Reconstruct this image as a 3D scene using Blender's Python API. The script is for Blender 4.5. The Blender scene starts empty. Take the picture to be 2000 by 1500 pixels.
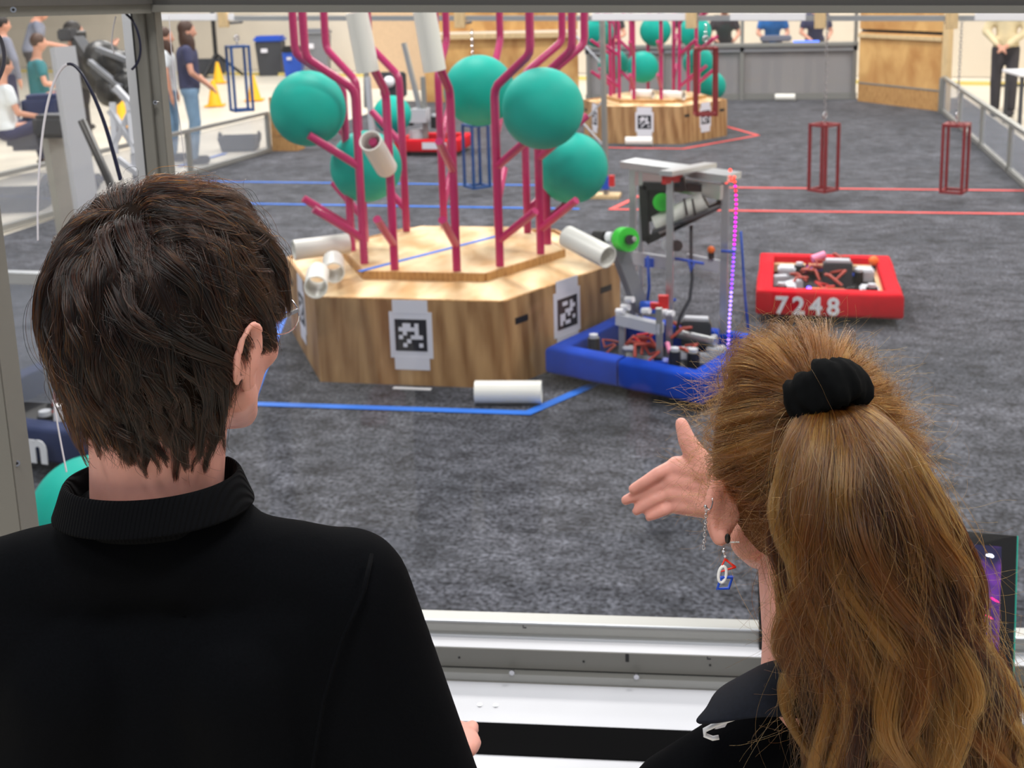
import bpy, bmesh, math, random
import numpy as np
from mathutils import Vector, Matrix, Euler
PI = math.pi
R = math.radians
sc = bpy.context.scene
col = sc.collection

# ------------------------------------------------------------------ camera
CAM = Vector((1.8023, -1.8958, 2.0214))
YAW, PIT, ROL, FPX, PY = -.2346, .2069, -.0298, 2271.25, 439.6
_F = Vector((math.sin(YAW) * math.cos(PIT), math.cos(YAW) * math.cos(PIT), -math.sin(PIT)))
_R0 = Vector((math.cos(YAW), -math.sin(YAW), 0)); _U0 = _R0.cross(_F)
_R = _R0 * math.cos(ROL) + _U0 * math.sin(ROL)
_U = -_R0 * math.sin(ROL) + _U0 * math.cos(ROL)
cd = bpy.data.cameras.new('camera'); cam = bpy.data.objects.new('camera', cd); col.objects.link(cam)
cam.matrix_world = Matrix(((_R.x, _U.x, -_F.x, CAM.x), (_R.y, _U.y, -_F.y, CAM.y), (_R.z, _U.z, -_F.z, CAM.z), (0, 0, 0, 1)))
cd.sensor_fit = 'HORIZONTAL'; cd.sensor_width = 36; cd.lens = FPX * 36 / 2000
cd.shift_y = (PY - 750) / 2000
cd.clip_start = .05; cd.clip_end = 200
cd.dof.use_dof = True; cd.dof.focus_distance = 1.02; cd.dof.aperture_fstop = 13
sc.camera = cam

# ------------------------------------------------------------------ world, lamps, exposure
wd = bpy.data.worlds.new('hall'); sc.world = wd; wd.use_nodes = True
wd.node_tree.nodes['Background'].inputs[0].default_value = (.86, .92, 1, 1)
wd.node_tree.nodes['Background'].inputs[1].default_value = .33
def area(name, loc, sx, sy, power, rot=(0, 0, 0), color=(1, .97, .93)):
    l = bpy.data.lights.new(name, 'AREA'); l.shape = 'RECTANGLE'; l.size = sx; l.size_y = sy; l.energy = power; l.color = color
    o = bpy.data.objects.new(name, l); o.location = loc; o.rotation_euler = rot; col.objects.link(o); return o
for i, (x, y) in enumerate([(-6, 3), (5, 3), (-1, 7), (-7, 12), (5, 11), (-1, 17), (-9, 21), (6, 21), (2.7, -3.4), (-3, -5)]):  # last two are added behind the camera as frontal fill
    area('hall_and_fill_lamp', (x, y, 7.5), 2.0, 1.2, (330, 330, 540, 550, 540, 560, 600, 500, 330, 220)[i])
sc.view_settings.view_transform = 'Standard'; sc.view_settings.look = 'None'
sc.view_settings.exposure = 0.0; sc.view_settings.gamma = 1; sc.view_settings.use_curve_mapping = False
sc.cycles.use_denoising = True
sc.cycles.max_bounces = 8; sc.cycles.transparent_max_bounces = 24
sc.cycles.caustics_reflective = False; sc.cycles.caustics_refractive = False

# where a sight line meets a depth, a plane Y or a height Z (used to read positions off the plan)
def ray(x, y): return _F + _R * ((x - 1000) / FPX) - _U * ((y - PY) / FPX)
def at(x, y, D): return CAM + ray(x, y) * D
def aty(x, y, Y): d = ray(x, y); return CAM + d * ((Y - CAM.y) / d.y)
def atz(x, y, Z): d = ray(x, y); return CAM + d * ((Z - CAM.z) / d.z)

# ------------------------------------------------------------------ materials
def lin(c):
    return tuple(((v / 255) / 12.92 if v / 255 <= .04045 else ((v / 255 + .055) / 1.055) ** 2.4) for v in c) + (1,)
def mat(name, c, rough=.6, metal=0., noise=0., nscale=20., c2=None, spec=.5, stretch=None, bump=0., emit=0., coat=0.):
    m = bpy.data.materials.new(name); m.use_nodes = True
    nt = m.node_tree; b = nt.nodes['Principled BSDF']
    c = lin(c)
    b.inputs['Roughness'].default_value = rough; b.inputs['Metallic'].default_value = metal
    b.inputs['Specular IOR Level'].default_value = spec; b.inputs['Coat Weight'].default_value = coat
    if noise or c2 or bump:
        tc = nt.nodes.new('ShaderNodeTexCoord'); mp = nt.nodes.new('ShaderNodeMapping')
        nt.links.new(tc.outputs['Object'], mp.inputs[0])
        if stretch: mp.inputs['Scale'].default_value = stretch
        n = nt.nodes.new('ShaderNodeTexNoise'); n.inputs['Scale'].default_value = nscale; n.inputs['Detail'].default_value = 6
        nt.links.new(mp.outputs[0], n.inputs['Vector'])
        r = nt.nodes.new('ShaderNodeValToRGB')
        r.color_ramp.elements[0].position = .3; r.color_ramp.elements[1].position = .7
        if c2: e0, e1 = lin(c2), c
        else: e0 = tuple(v * (1 - noise) for v in c[:3]) + (1,); e1 = tuple(min(1, v * (1 + noise)) for v in c[:3]) + (1,)
        r.color_ramp.elements[0].color = e0; r.color_ramp.elements[1].color = e1
        nt.links.new(n.outputs[0], r.inputs[0]); nt.links.new(r.outputs[0], b.inputs['Base Color'])
        if bump:
            bp = nt.nodes.new('ShaderNodeBump'); bp.inputs['Strength'].default_value = bump; bp.inputs['Distance'].default_value = .01
            nt.links.new(n.outputs[0], bp.inputs['Height']); nt.links.new(bp.outputs[0], b.inputs['Normal'])
    else: b.inputs['Base Color'].default_value = c
    if emit:
        b.inputs['Emission Color'].default_value = c; b.inputs['Emission Strength'].default_value = emit
    return m
def wood(name, ca, cb, scale=(1, 1, 1), dist=3.2, wscale=2.6):
    m = mat(name, ca, .62); nt = m.node_tree; b = nt.nodes['Principled BSDF']
    tc = nt.nodes.new('ShaderNodeTexCoord'); mp = nt.nodes.new('ShaderNodeMapping'); mp.inputs['Scale'].default_value = scale
    nt.links.new(tc.outputs['Object'], mp.inputs[0])
    wv = nt.nodes.new('ShaderNodeTexWave'); wv.wave_type = 'BANDS'; wv.bands_direction = 'DIAGONAL'
    wv.inputs['Scale'].default_value = wscale; wv.inputs['Distortion'].default_value = dist * 3; wv.inputs['Detail'].default_value = 3; wv.inputs['Detail Scale'].default_value = 1.3
    nt.links.new(mp.outputs[0], wv.inputs[0])
    n = nt.nodes.new('ShaderNodeTexNoise'); n.inputs['Scale'].default_value = 6; n.inputs['Detail'].default_value = 9; n.inputs['Distortion'].default_value = .7
    nt.links.new(mp.outputs[0], n.inputs['Vector'])
    mx = nt.nodes.new('ShaderNodeMath'); mx.operation = 'ADD'
    m1 = nt.nodes.new('ShaderNodeMath'); m1.operation = 'MULTIPLY'; m1.inputs[1].default_value = .28
    m2 = nt.nodes.new('ShaderNodeMath'); m2.operation = 'MULTIPLY'; m2.inputs[1].default_value = 1.0
    nt.links.new(wv.outputs['Fac'], m1.inputs[0]); nt.links.new(n.outputs[0], m2.inputs[0])
    nt.links.new(m1.outputs[0], mx.inputs[0]); nt.links.new(m2.outputs[0], mx.inputs[1])
    r = nt.nodes.new('ShaderNodeValToRGB'); r.color_ramp.elements[0].position = .38; r.color_ramp.elements[1].position = .85
    r.color_ramp.elements[0].color = lin(cb); r.color_ramp.elements[1].color = lin(ca)
    nt.links.new(mx.outputs[0], r.inputs[0]); nt.links.new(r.outputs[0], b.inputs['Base Color'])
    return m
def glass(name, haze=.05, gloss=.04, tint=(1, 1, 1), hazecol=(.8, .82, .86)):
    m = bpy.data.materials.new(name); m.use_nodes = True; nt = m.node_tree; nt.nodes.clear()
    o = nt.nodes.new('ShaderNodeOutputMaterial'); t = nt.nodes.new('ShaderNodeBsdfTransparent'); t.inputs[0].default_value = tint + (1,)
    d = nt.nodes.new('ShaderNodeBsdfDiffuse'); d.inputs[0].default_value = hazecol + (1,)
    g = nt.nodes.new('ShaderNodeBsdfGlossy'); g.inputs['Roughness'].default_value = .03
    a = nt.nodes.new('ShaderNodeMixShader'); b = nt.nodes.new('ShaderNodeMixShader')
    a.inputs[0].default_value = haze; b.inputs[0].default_value = gloss
    nt.links.new(t.outputs[0], a.inputs[1]); nt.links.new(d.outputs[0], a.inputs[2])
    nt.links.new(a.outputs[0], b.inputs[1]); nt.links.new(g.outputs[0], b.inputs[2]); nt.links.new(b.outputs[0], o.inputs[0])
    return m
def emat(name, c, s):
    m = mat(name, c, .5); b = m.node_tree.nodes['Principled BSDF']
    b.inputs['Emission Color'].default_value = lin(c); b.inputs['Emission Strength'].default_value = s; return m

M = {}
M['carpet'] = mat('carpet', (80, 81, 88), .95, c2=(58, 60, 66), nscale=1.6, spec=.1, bump=.1)
# fine fibre speckle on the carpet
for _k, _v in (('Sheen Weight', .16), ('Sheen Roughness', .35)): M['carpet'].node_tree.nodes['Principled BSDF'].inputs[_k].default_value = _v
_nt = M['carpet'].node_tree; _b = _nt.nodes['Principled BSDF']
_tc = _nt.nodes.new('ShaderNodeTexCoord'); _n = _nt.nodes.new('ShaderNodeTexNoise'); _n.inputs['Scale'].default_value = 55; _n.inputs['Detail'].default_value = 4
_nt.links.new(_tc.outputs['Object'], _n.inputs['Vector'])
_n3 = _nt.nodes.new('ShaderNodeTexNoise'); _n3.inputs['Scale'].default_value = 8; _n3.inputs['Detail'].default_value = 8; _n3.inputs['Roughness'].default_value = .8
_mp3 = _nt.nodes.new('ShaderNodeMapping'); _mp3.inputs['Scale'].default_value = (.75, 1, 1); _nt.links.new(_tc.outputs['Object'], _mp3.inputs[0]); _nt.links.new(_mp3.outputs[0], _n3.inputs['Vector'])
_src = _b.inputs['Base Color'].links[0].from_socket
_mx = _nt.nodes.new('ShaderNodeMixRGB'); _mx.blend_type = 'OVERLAY'; _mx.inputs[0].default_value = .85
_nt.links.new(_src, _mx.inputs[1]); _c1 = _nt.nodes.new('ShaderNodeMapRange'); _c1.inputs[1].default_value = .3; _c1.inputs[2].default_value = .7; _nt.links.new(_n.outputs[0], _c1.inputs[0]); _nt.links.new(_c1.outputs[0], _mx.inputs[2])
_c3 = _nt.nodes.new('ShaderNodeMapRange'); _c3.inputs[1].default_value = .34; _c3.inputs[2].default_value = .66; _nt.links.new(_n3.outputs[0], _c3.inputs[0])
_mx2 = _nt.nodes.new('ShaderNodeMixRGB'); _mx2.blend_type = 'OVERLAY'; _mx2.inputs[0].default_value = .8
_nt.links.new(_mx.outputs[0], _mx2.inputs[1]); _nt.links.new(_c3.outputs[0], _mx2.inputs[2])
_nt.links.new(_mx2.outputs[0], _b.inputs['Base Color'])
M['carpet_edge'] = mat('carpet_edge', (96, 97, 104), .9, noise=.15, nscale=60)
M['concrete'] = mat('concrete', (218, 210, 194), .35, noise=.08, nscale=1.2)
M['wall'] = mat('painted_wall', (222, 212, 196), .8, noise=.05, nscale=1)
M['blue_tape'] = mat('blue_tape', (20, 110, 215), .6); M['red_tape'] = mat('red_tape', (235, 85, 80), .6)
M['white_tape'] = mat('white_tape', (225, 226, 230), .6); M['yellow_line'] = mat('yellow_line', (225, 205, 120), .6)
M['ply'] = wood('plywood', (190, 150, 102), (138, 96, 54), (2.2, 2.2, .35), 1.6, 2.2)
M['ply_top'] = wood('plywood_top_lit', (246, 220, 176), (206, 160, 104), (1, .5, 1), 2, 2)  # light from above is put into the colour as a paler plywood
M['ply_edge'] = mat('plywood_edge', (205, 160, 100), .6, c2=(160, 112, 60), nscale=12, stretch=(6, 6, 1))
M['ply_far'] = wood('plywood_orange', (222, 176, 110), (184, 130, 70), (.6, .6, .4), 2, 1.5)
M['stud'] = mat('pine_stud', (214, 186, 140), .6, noise=.15, nscale=8, stretch=(8, 8, 1))
M['pink'] = mat('magenta_pipe', (184, 34, 100), .3, coat=.25)
M['teal'] = mat('teal_ball', (0, 168, 152), .55, noise=.06, nscale=6, spec=.2)
M['pvc'] = mat('white_pvc', (236, 235, 228), .35); M['pvc_in'] = mat('pvc_bore', (205, 190, 165), .5)
M['alu'] = mat('aluminium', (198, 201, 204), .32, .85, noise=.04, nscale=40, stretch=(.2, 6, 6))
M['alu_grey'] = mat('aluminium_matt', (160, 160, 156), .45, .55)
M['frame'] = mat('frame_grey', (116, 115, 110), .5, .1); M['frame_dark'] = mat('frame_dark_grey', (84, 82, 80), .5, .2)  # upper rails are of a darker material
M['black'] = mat('black_plastic', (16, 16, 18), .45); M['rubber'] = mat('black_rubber', (22, 22, 24), .8)
M['dark'] = mat('dark_grey', (58, 60, 66), .6); M['grey'] = mat('mid_grey', (120, 123, 130), .6); M['lgrey'] = mat('light_grey', (190, 193, 200), .5)
M['white'] = mat('white_paint', (236, 237, 242), .35); M['paper'] = mat('white_paper', (222, 222, 232), .7)
M['ink'] = mat('black_ink', (24, 24, 34), .7)
M['bluebump'] = mat('blue_bumper_cloth', (0, 60, 172), .8, spec=.15, noise=.12, nscale=12); M['redbump'] = mat('red_bumper_cloth', (205, 14, 34), .8, spec=.15, noise=.1, nscale=12)
M['navy'] = mat('navy_cloth', (26, 42, 84), .8)
M['redmetal'] = mat('dark_red_metal', (134, 30, 36), .45); M['bluemetal'] = mat('dark_blue_metal', (16, 72, 134), .45)
M['green'] = mat('green_wheel', (34, 196, 40), .5); M['orange'] = mat('orange_plastic', (240, 110, 24), .5)
M['yellow'] = mat('yellow_cone', (245, 184, 16), .5); M['red'] = mat('red_plastic', (205, 34, 34), .5); M['blue'] = mat('blue_plastic', (24, 80, 190), .5)
M['pinkp'] = mat('pink_plastic', (250, 150, 190), .5); M['copper'] = mat('copper_red_wire', (168, 60, 46), .5)
M['pane'] = glass('acrylic', .006, .014); M['fence_pane'] = glass('scuffed_acrylic', .24, .03, hazecol=(.5, .53, .6))
M['far_pane'] = glass('smoked_acrylic', .86, .03, hazecol=(.36, .35, .36))
M['skin'] = mat('skin', (218, 158, 144), .5, noise=.05, nscale=60, spec=.35)
M['skin'].node_tree.nodes['Principled BSDF'].inputs['Subsurface Weight'].default_value = .25
M['skin'].node_tree.nodes['Principled BSDF'].inputs['Subsurface Radius'].default_value = (.012, .004, .002)
M['skin'].node_tree.nodes['Principled BSDF'].inputs['Subsurface Scale'].default_value = 1.
M['skin_bg'] = mat('skin_distant', (206, 150, 126), .6)
M['polo'] = mat('black_knit', (6, 7, 10), .9, noise=.2, nscale=500, spec=.06, bump=.05)
M['denim'] = mat('light_denim', (112, 142, 170), .8, noise=.15, nscale=9); M['charcoal'] = mat('charcoal_cloth', (56, 52, 56), .8, noise=.1, nscale=8)
M['navytee'] = mat('navy_tee', (56, 58, 90), .8); M['cream'] = mat('cream_cloth', (214, 198, 160), .8, noise=.1, nscale=7)
M['tealcloth'] = mat('teal_cloth', (40, 112, 120), .8); M['whitecloth'] = mat('white_cloth', (222, 228, 232), .8); M['bluecloth'] = mat('blue_cloth', (28, 104, 178), .8)
M['greycloth'] = mat('grey_cloth', (120, 124, 140), .8)
M['brownhair'] = mat('brown_hair_mass', (70, 46, 34), .6); M['darkhair'] = mat('dark_hair_mass', (38, 32, 30), .6)
M['steel'] = mat('polished_steel', (200, 200, 205), .18, 1.)
M['jred'] = mat('red_enamel', (225, 40, 24), .3); M['jwhite'] = mat('white_enamel', (235, 235, 235), .3); M['jblue'] = mat('blue_enamel', (16, 70, 190), .3)
M['strip_white'] = mat('clear_strip_edge', (215, 212, 220), .3)
M['strip_dark'] = mat('strip_edge_dark', (20, 22, 48), .3)
M['screen'] = None

# ------------------------------------------------------------------ builders
class MB:
    def __init__(s): s.bm = bmesh.new(); s.mi = 0
    def _tag(s, n0):
        s.bm.faces.ensure_lookup_table()
        for f in s.bm.faces[n0:]: f.material_index = s.mi
    def box(s, c, d, rot=None, bev=0.):
        n0 = len(s.bm.faces)
        m = Matrix.Translation(Vector(c)) @ (rot.to_4x4() if rot is not None else Matrix()) @ Matrix.Diagonal((d[0], d[1], d[2], 1))
        r = bmesh.ops.create_cube(s.bm, size=1, matrix=m)
        if bev:
            es = list({e for v in r['verts'] for e in v.link_edges})
            bmesh.ops.bevel(s.bm, geom=es, offset=bev, segments=2, affect='EDGES')
        s._tag(n0); return s
    def bar(s, a, b, w, h=None, up=(0, 0, 1), bev=0.):
        a, b = Vector(a), Vector(b); d = b - a; L = d.length; z = d.normalized(); h = h or w
        x = Vector(up).cross(z)
        if x.length < 1e-4: x = Vector((1, 0, 0)).cross(z)
        x.normalize(); y = z.cross(x)
        return s.box((a + b) / 2, (w, h, L), Matrix((x, y, z)).transposed(), bev)
    def cyl(s, a, b, r, r2=None, n=16, caps=True):
        return s.tube([a, b], [r, r if r2 is None else r2], n, caps)
    def tube(s, pts, rad, n=12, caps=True):
        n0 = len(s.bm.faces)
        pts = [Vector(p) for p in pts]
        if not hasattr(rad, '__len__'): rad = [rad] * len(pts)
        rings = []; x = None
        for i, p in enumerate(pts):
            t = (pts[min(i + 1, len(pts) - 1)] - pts[max(i - 1, 0)]).normalized()
            if x is None:
                x = t.orthogonal().normalized()
            else:
                x = (x - t * x.dot(t)).normalized()
            y = t.cross(x)
            rings.append([s.bm.verts.new(p + (x * math.cos(2 * PI * k / n) + y * math.sin(2 * PI * k / n)) * rad[i]) for k in range(n)])
        for a, b in zip(rings, rings[1:]):
            for k in range(n): s.bm.faces.new((a[k], a[(k + 1) % n], b[(k + 1) % n], b[k]))
        if caps: s.bm.faces.new(rings[0][::-1]); s.bm.faces.new(rings[-1])
        s._tag(n0); return s
    def pipe(s, a, b, ro, ri, n=28):     # hollow tube with open ends
        n0 = len(s.bm.faces); a, b = Vector(a), Vector(b); t = (b - a).normalized(); x = t.orthogonal().normalized(); y = t.cross(x)
        rr = []
        for p, r in ((a, ro), (b, ro), (b, ri), (a, ri)):
            rr.append([s.bm.verts.new(p + (x * math.cos(2 * PI * k / n) + y * math.sin(2 * PI * k / n)) * r) for k in range(n)])
        for i in range(4):
            for k in range(n): s.bm.faces.new((rr[i][k], rr[i][(k + 1) % n], rr[(i + 1) % 4][(k + 1) % n], rr[(i + 1) % 4][k]))
        s._tag(n0); return s
    def sph(s, c, r, u=20, v=14, rot=None):
        n0 = len(s.bm.faces); r = (r, r, r) if not hasattr(r, '__len__') else r
        m = Matrix.Translation(Vector(c)) @ (rot.to_4x4() if rot is not None else Matrix()) @ Matrix.Diagonal((r[0], r[1], r[2], 1))
        bmesh.ops.create_uvsphere(s.bm, u_segments=u, v_segments=v, radius=1, matrix=m); s._tag(n0); return s
    def prism(s, poly, z0, z1):
        n0 = len(s.bm.faces)
        a = [s.bm.verts.new((p[0], p[1], z0)) for p in poly]; b = [s.bm.verts.new((p[0], p[1], z1)) for p in poly]
        n = len(poly)
        s.bm.faces.new(a[::-1]); s.bm.faces.new(b)
        for k in range(n): s.bm.faces.new((a[k], a[(k + 1) % n], b[(k + 1) % n], b[k]))
        s._tag(n0); return s
    def loft(s, rings, closed=True, caps=False):
        n0 = len(s.bm.faces)
        vs = [[s.bm.verts.new(Vector(p)) for p in r] for r in rings]
        for a, b in zip(vs, vs[1:]):
            n = len(a)
            for k in range(n if closed else n - 1): s.bm.faces.new((a[k], a[(k + 1) % n], b[(k + 1) % n], b[k]))
        if caps: s.bm.faces.new(vs[0][::-1]); s.bm.faces.new(vs[-1])
        s._tag(n0); return s
    def hull(s, pts):
        n0 = len(s.bm.faces); vs = [s.bm.verts.new(Vector(p)) for p in pts]
        r = bmesh.ops.convex_hull(s.bm, input=vs); s._tag(n0); return s
    def torus(s, c, Rr, r, rot=None, n=24, m=8, sx=1, sy=1):
        rot = rot or Matrix.Identity(3); rings = []
        for i in range(n):
            a = 2 * PI * i / n; rings.append([Vector(c) + rot @ Vector(((Rr + r * math.cos(2 * PI * k / m)) * math.cos(a) * sx, (Rr + r * math.cos(2 * PI * k / m)) * math.sin(a) * sy, r * math.sin(2 * PI * k / m))) for k in range(m)])
        rings.append(rings[0]); return s.loft(rings)
    def build(s, name, mats, parent=None, smooth=None, loc=None, rz=0):
        bmesh.ops.recalc_face_normals(s.bm, faces=s.bm.faces)
        me = bpy.data.meshes.new(name); s.bm.to_mesh(me); s.bm.free()
        for m in (mats if isinstance(mats, (list, tuple)) else [mats]): me.materials.append(m)
        if smooth:
            me.polygons.foreach_set('use_smooth', [True] * len(me.polygons))
            if smooth is not True: me.set_sharp_from_angle(angle=R(smooth))
        o = bpy.data.objects.new(name, me); col.objects.link(o)
        if parent: o.parent = parent
        if loc: o.location = loc
        if rz: o.rotation_euler = (0, 0, rz)
        return o
def tag(o, label, cat, group=None, kind=None):
    o['label'] = label
    if cat: o['category'] = cat
    if group: o['group'] = group
    if kind: o['kind'] = kind
    return o
def empty(name, loc, rz=0., label=None, cat=None, group=None):
    o = bpy.data.objects.new(name, None); o.empty_display_size = .1; col.objects.link(o); o.location = loc; o.rotation_euler = (0, 0, rz)
    if label: tag(o, label, cat, group)
    return o
def struct(o): o['kind'] = 'structure'; return o
def copy_tree(o, parent=None):
    c = o.copy(); col.objects.link(c); c.parent = parent
    for ch in o.children: copy_tree(ch, c)
    return c
def evaluated(o, smooth=True):       # bake modifiers into the mesh
    dg = bpy.context.evaluated_depsgraph_get(); me = bpy.data.meshes.new_from_object(o.evaluated_get(dg)); old = o.data
    o.modifiers.clear(); o.data = me
    me.polygons.foreach_set('use_smooth', [smooth] * len(me.polygons)); me.update()
    return o
def melt(mb, name, material, voxel, smooth=6, parent=None, fac=.5):   # fuse overlapping volumes into one continuous skin
    o = mb.build(name, material, parent)
    md = o.modifiers.new('r', 'REMESH'); md.mode = 'VOXEL'; md.voxel_size = voxel
    sm = o.modifiers.new('s', 'SMOOTH'); sm.factor = fac; sm.iterations = smooth
    return evaluated(o)

# ------------------------------------------------------------------ setting
struct(MB().box((-4, 12, -.06), (50, 44, .1)).build('floor', M['concrete']))
ca = MB(); ca.box((-.1, 8.74, -.006), (9.3, 17.9, .012)); struct(ca.build('floor_carpet', M['carpet']))
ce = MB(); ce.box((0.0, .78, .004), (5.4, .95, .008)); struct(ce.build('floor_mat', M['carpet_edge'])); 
ce = MB(); ce.box((1.0, .84, .0085), (3.6, .16, .003)); struct(ce.build('shade_strip', M['dark']))
a, b = Vector((-26, 29.4, 0)), Vector((9, 20.6, 0))
struct(MB().bar(a + Vector((0, 0, 2.2)), b + Vector((0, 0, 2.2)), .2, 4.4, up=(0, 0, 1)).build('wall_back', M['wall']))
struct(MB().box((9, 10, 2.2), (.2, 24, 4.4)).build('wall_right', M['wall']))
struct(MB().box((-26, 12, 2.2), (.2, 36, 4.4)).build('wall_left', M['wall']))
struct(MB().bar(a + Vector((.5, -1.6, .0)), b + Vector((-.5, -1.6, .0)), .012, .12).build('trim_2', M['yellow_line']))

# tapes stuck on the carpet
def P2(x, y): p = atz(x, y, 0); return (p.x, p.y)
BT, RT = M['blue_tape'], M['red_tape']
def strip(pts, w, z=.0025):
    mb = MB()
    for a, b in zip(pts, pts[1:]):
        z += .0006; a, b = Vector((*a, z)), Vector((*b, z)); t = (b - a).normalized(); s = Vector((-t.y, t.x, 0)) * w / 2; e = t * w * .3
        mb.hull([a - e - s, a - e + s, b + e + s, b + e - s, a - e - s + Vector((0, 0, .002)), a - e + s + Vector((0, 0, .002)), b + e + s + Vector((0, 0, .002)), b + e - s + Vector((0, 0, .002))])
    return mb
tag(strip([P2(555, 613), P2(488, 790), P2(1032, 808), P2(1180, 744), P2(1230, 700)], .052).build('floor_tape', BT), 'blue tape line around the near hexagonal box on the dark carpet', 'tape')
tag(strip([(-4.3, 8.2), (.0, 8.2)], .05).build('floor_tape', BT), 'nearer of two blue tape lines crossing the carpet behind the near box', 'tape')
tag(strip([(-4.3, 9.38), (.0, 9.38)], .05).build('floor_tape', BT), 'farther of two blue tape lines crossing the carpet behind the near box', 'tape')
tag(strip([(.45, 8.78), (.3, 8.2), (4.0, 8.29)], .05).build('floor_tape', RT), 'nearer red tape line crossing the carpet under the red cages', 'tape')
tag(strip([(.45, 8.78), (.62, 9.36), (4.0, 9.38)], .05).build('floor_tape', RT), 'farther red tape line crossing the carpet under the red cages', 'tape')
tag(strip([P2(1190, 289), P2(1335, 291), P2(1480, 265), P2(1420, 248)], .05).build('floor_tape', RT), 'red tape angle around the far hexagonal box', 'tape')
tag(strip([P2(350, 325), P2(440, 300)], .05).build('floor_tape', BT), 'short blue tape line by the left guardrail', 'tape')
p = atz(805, 760, 0); tag(MB().box((p.x, p.y, .003), (.2, .03, .003), Euler((0, 0, .04)).to_matrix()).build('floor_tape', M['white_tape']), 'short white tape strip on the floor below the front marker sheet', 'tape')

# ------------------------------------------------------------------ reefs (hexagonal plywood boxes with pipe trees)
TAG_A = ["011010", "111110", "010010", "100111", "001000", "010001"]
TAG_B = ["011010", "000011", "001110", "110100", "110001", "101100"]
def hexp(r, rot=0, k0=4): return [Vector((r * math.cos(rot + (k0 + k) * PI / 3), r * math.sin(rot + (k0 + k) * PI / 3), 0)) for k in range(6)]
def make_tag(parent, c, ang, grid, w=.27, tabs=True):
    # local frame: x along the panel, y into the panel, z up
    rot = Euler((0, 0, ang)).to_matrix(); nrm = rot @ Vector((0, -1, 0)); c = Vector(c)
    sh = MB(); sh.box(c + nrm * .002, (.225, .003, .245), rot)
    if tabs:
        sh.box(c + nrm * .0035 + Vector((0, 0, .15)), (.185, .002, .07), rot); sh.box(c + nrm * .0035 - Vector((0, 0, .15)), (.185, .002, .07), rot)
    s = sh.build('marker_sheet', M['paper'], parent)
    pr = MB(); pr.box(c + nrm * .0045, (.168, .002, .168), rot); pr.mi = 1; q = .021
    for i, row in enumerate(grid):
        for j, ch in enumerate(row):
            if ch == '1': pr.box(c + nrm * .006 + rot @ Vector(((j - 2.5) * q, 0, (2.5 - i) * q)), (q, .002, q), rot)
    pr.build('marker_print', [M['ink'], M['paper']], s)
def make_reef(cx, cy, rot, side, h, label, topz=.52, detail=True, inset=(0, .045), k_r=.665):
    root = empty('reef_box', (cx, cy, 0), rot, label, 'plywood box')
    V = hexp(side)
    names = [None] * 6
    for k in range(6):
        a, b = V[k], V[(k + 1) % 6]; m = (a + b) / 2; t = (b - a).normalized(); ang = math.atan2(t.y, t.x); rr = Euler((0, 0, ang)).to_matrix()
        inn = rr @ Vector((0, 1, 0))
        p = MB(); p.box(m + inn * .009 + Vector((0, 0, h / 2)), ((b - a).length, .018, h), rr)
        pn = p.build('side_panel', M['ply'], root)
        e = MB(); e.box(m + inn * .009 + Vector((0, 0, h + .002)), ((b - a).length - .002, .018, .004), rr); e.build('edge_band', M['ply_edge'], pn)
        if k in (0, 1, 5):
            for sx in ((-.36, .36) if k == 1 else (-.36,) if k == 5 else ()):
                hs = MB(); c0 = m + rr @ Vector((sx, 0, 0)) + Vector((0, 0, h - .12))
                hs.box(c0 - inn * .001, (.1, .004, .034), rr, .001); hs.build('hand_hole', M['black'], pn)
            make_tag(root, m + Vector((0, 0, .27 if k != 1 else .285)) + (rr @ Vector((.01, 0, 0))), ang, TAG_A if k == 0 else TAG_B)
    # trough boards slope gently up to the pipe platform
    c2 = Vector((inset[0], inset[1], 0)); W = hexp(k_r)
    for k in range(6):
        a, b, c, d = V[k] * .975, V[(k + 1) % 6] * .975, W[(k + 1) % 6] + c2, W[k] + c2
        z0, z1 = h - .012, topz - .045
        tb = MB(); tb.hull([a + Vector((0, 0, z0)), b + Vector((0, 0, z0)), c * 1.01 + Vector((0, 0, z1)), d * 1.01 + Vector((0, 0, z1)), a + Vector((0, 0, z0 - .015)), b + Vector((0, 0, z0 - .015)), c * 1.01 + Vector((0, 0, z1 - .015)), d * 1.01 + Vector((0, 0, z1 - .015))])
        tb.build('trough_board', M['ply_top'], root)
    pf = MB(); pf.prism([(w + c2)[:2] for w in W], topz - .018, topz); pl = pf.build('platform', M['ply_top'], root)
    for k in range(6):
        a, b = W[k] + c2, W[(k + 1) % 6] + c2; t = (b - a).normalized(); n = Vector((t.y, -t.x, 0)); m = (a + b) / 2
        ed = MB(); ed.box(m + n * .006 + Vector((0, 0, topz - .026)), ((b - a).length, .012, .05), Euler((0, 0, math.atan2(t.y, t.x))).to_matrix()); ed.build('platform_edge', M['ply_edge'], pl)
    ap = .54 if detail else .5
    for k in range(6):
        a, b = W[k], W[(k + 1) % 6]; t = (b - a).normalized(); n = Vector((t.y, -t.x, 0))
        for s in (-1, 1):
            base = c2 + n * ap + t * s * .172; o = n
            z = topz
            pts = [base + Vector((0, 0, z)), base + Vector((0, 0, 1.43))]
            def q(u, v): return base + o * u + Vector((0, 0, v))
            pts += [q(.006, 1.465), q(.025, 1.495), q(.225, 1.64), q(.245, 1.665), q(.252, 1.70), q(.253, 1.95)]
            pp = MB().tube(pts, .0225, 14).build('pipe', M['pink'], root, 40)
            for zb in (.66, 1.06):
                br = MB().tube([q(0, zb), q(.26, zb + .19)], .0215, 14); br.build('branch', M['pink'], pp, 40)
    return root
reef = make_reef(-.078, 4.372, .037, .99, .455, 'near hexagonal plywood box with magenta pipe trees and marker sheets')
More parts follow.
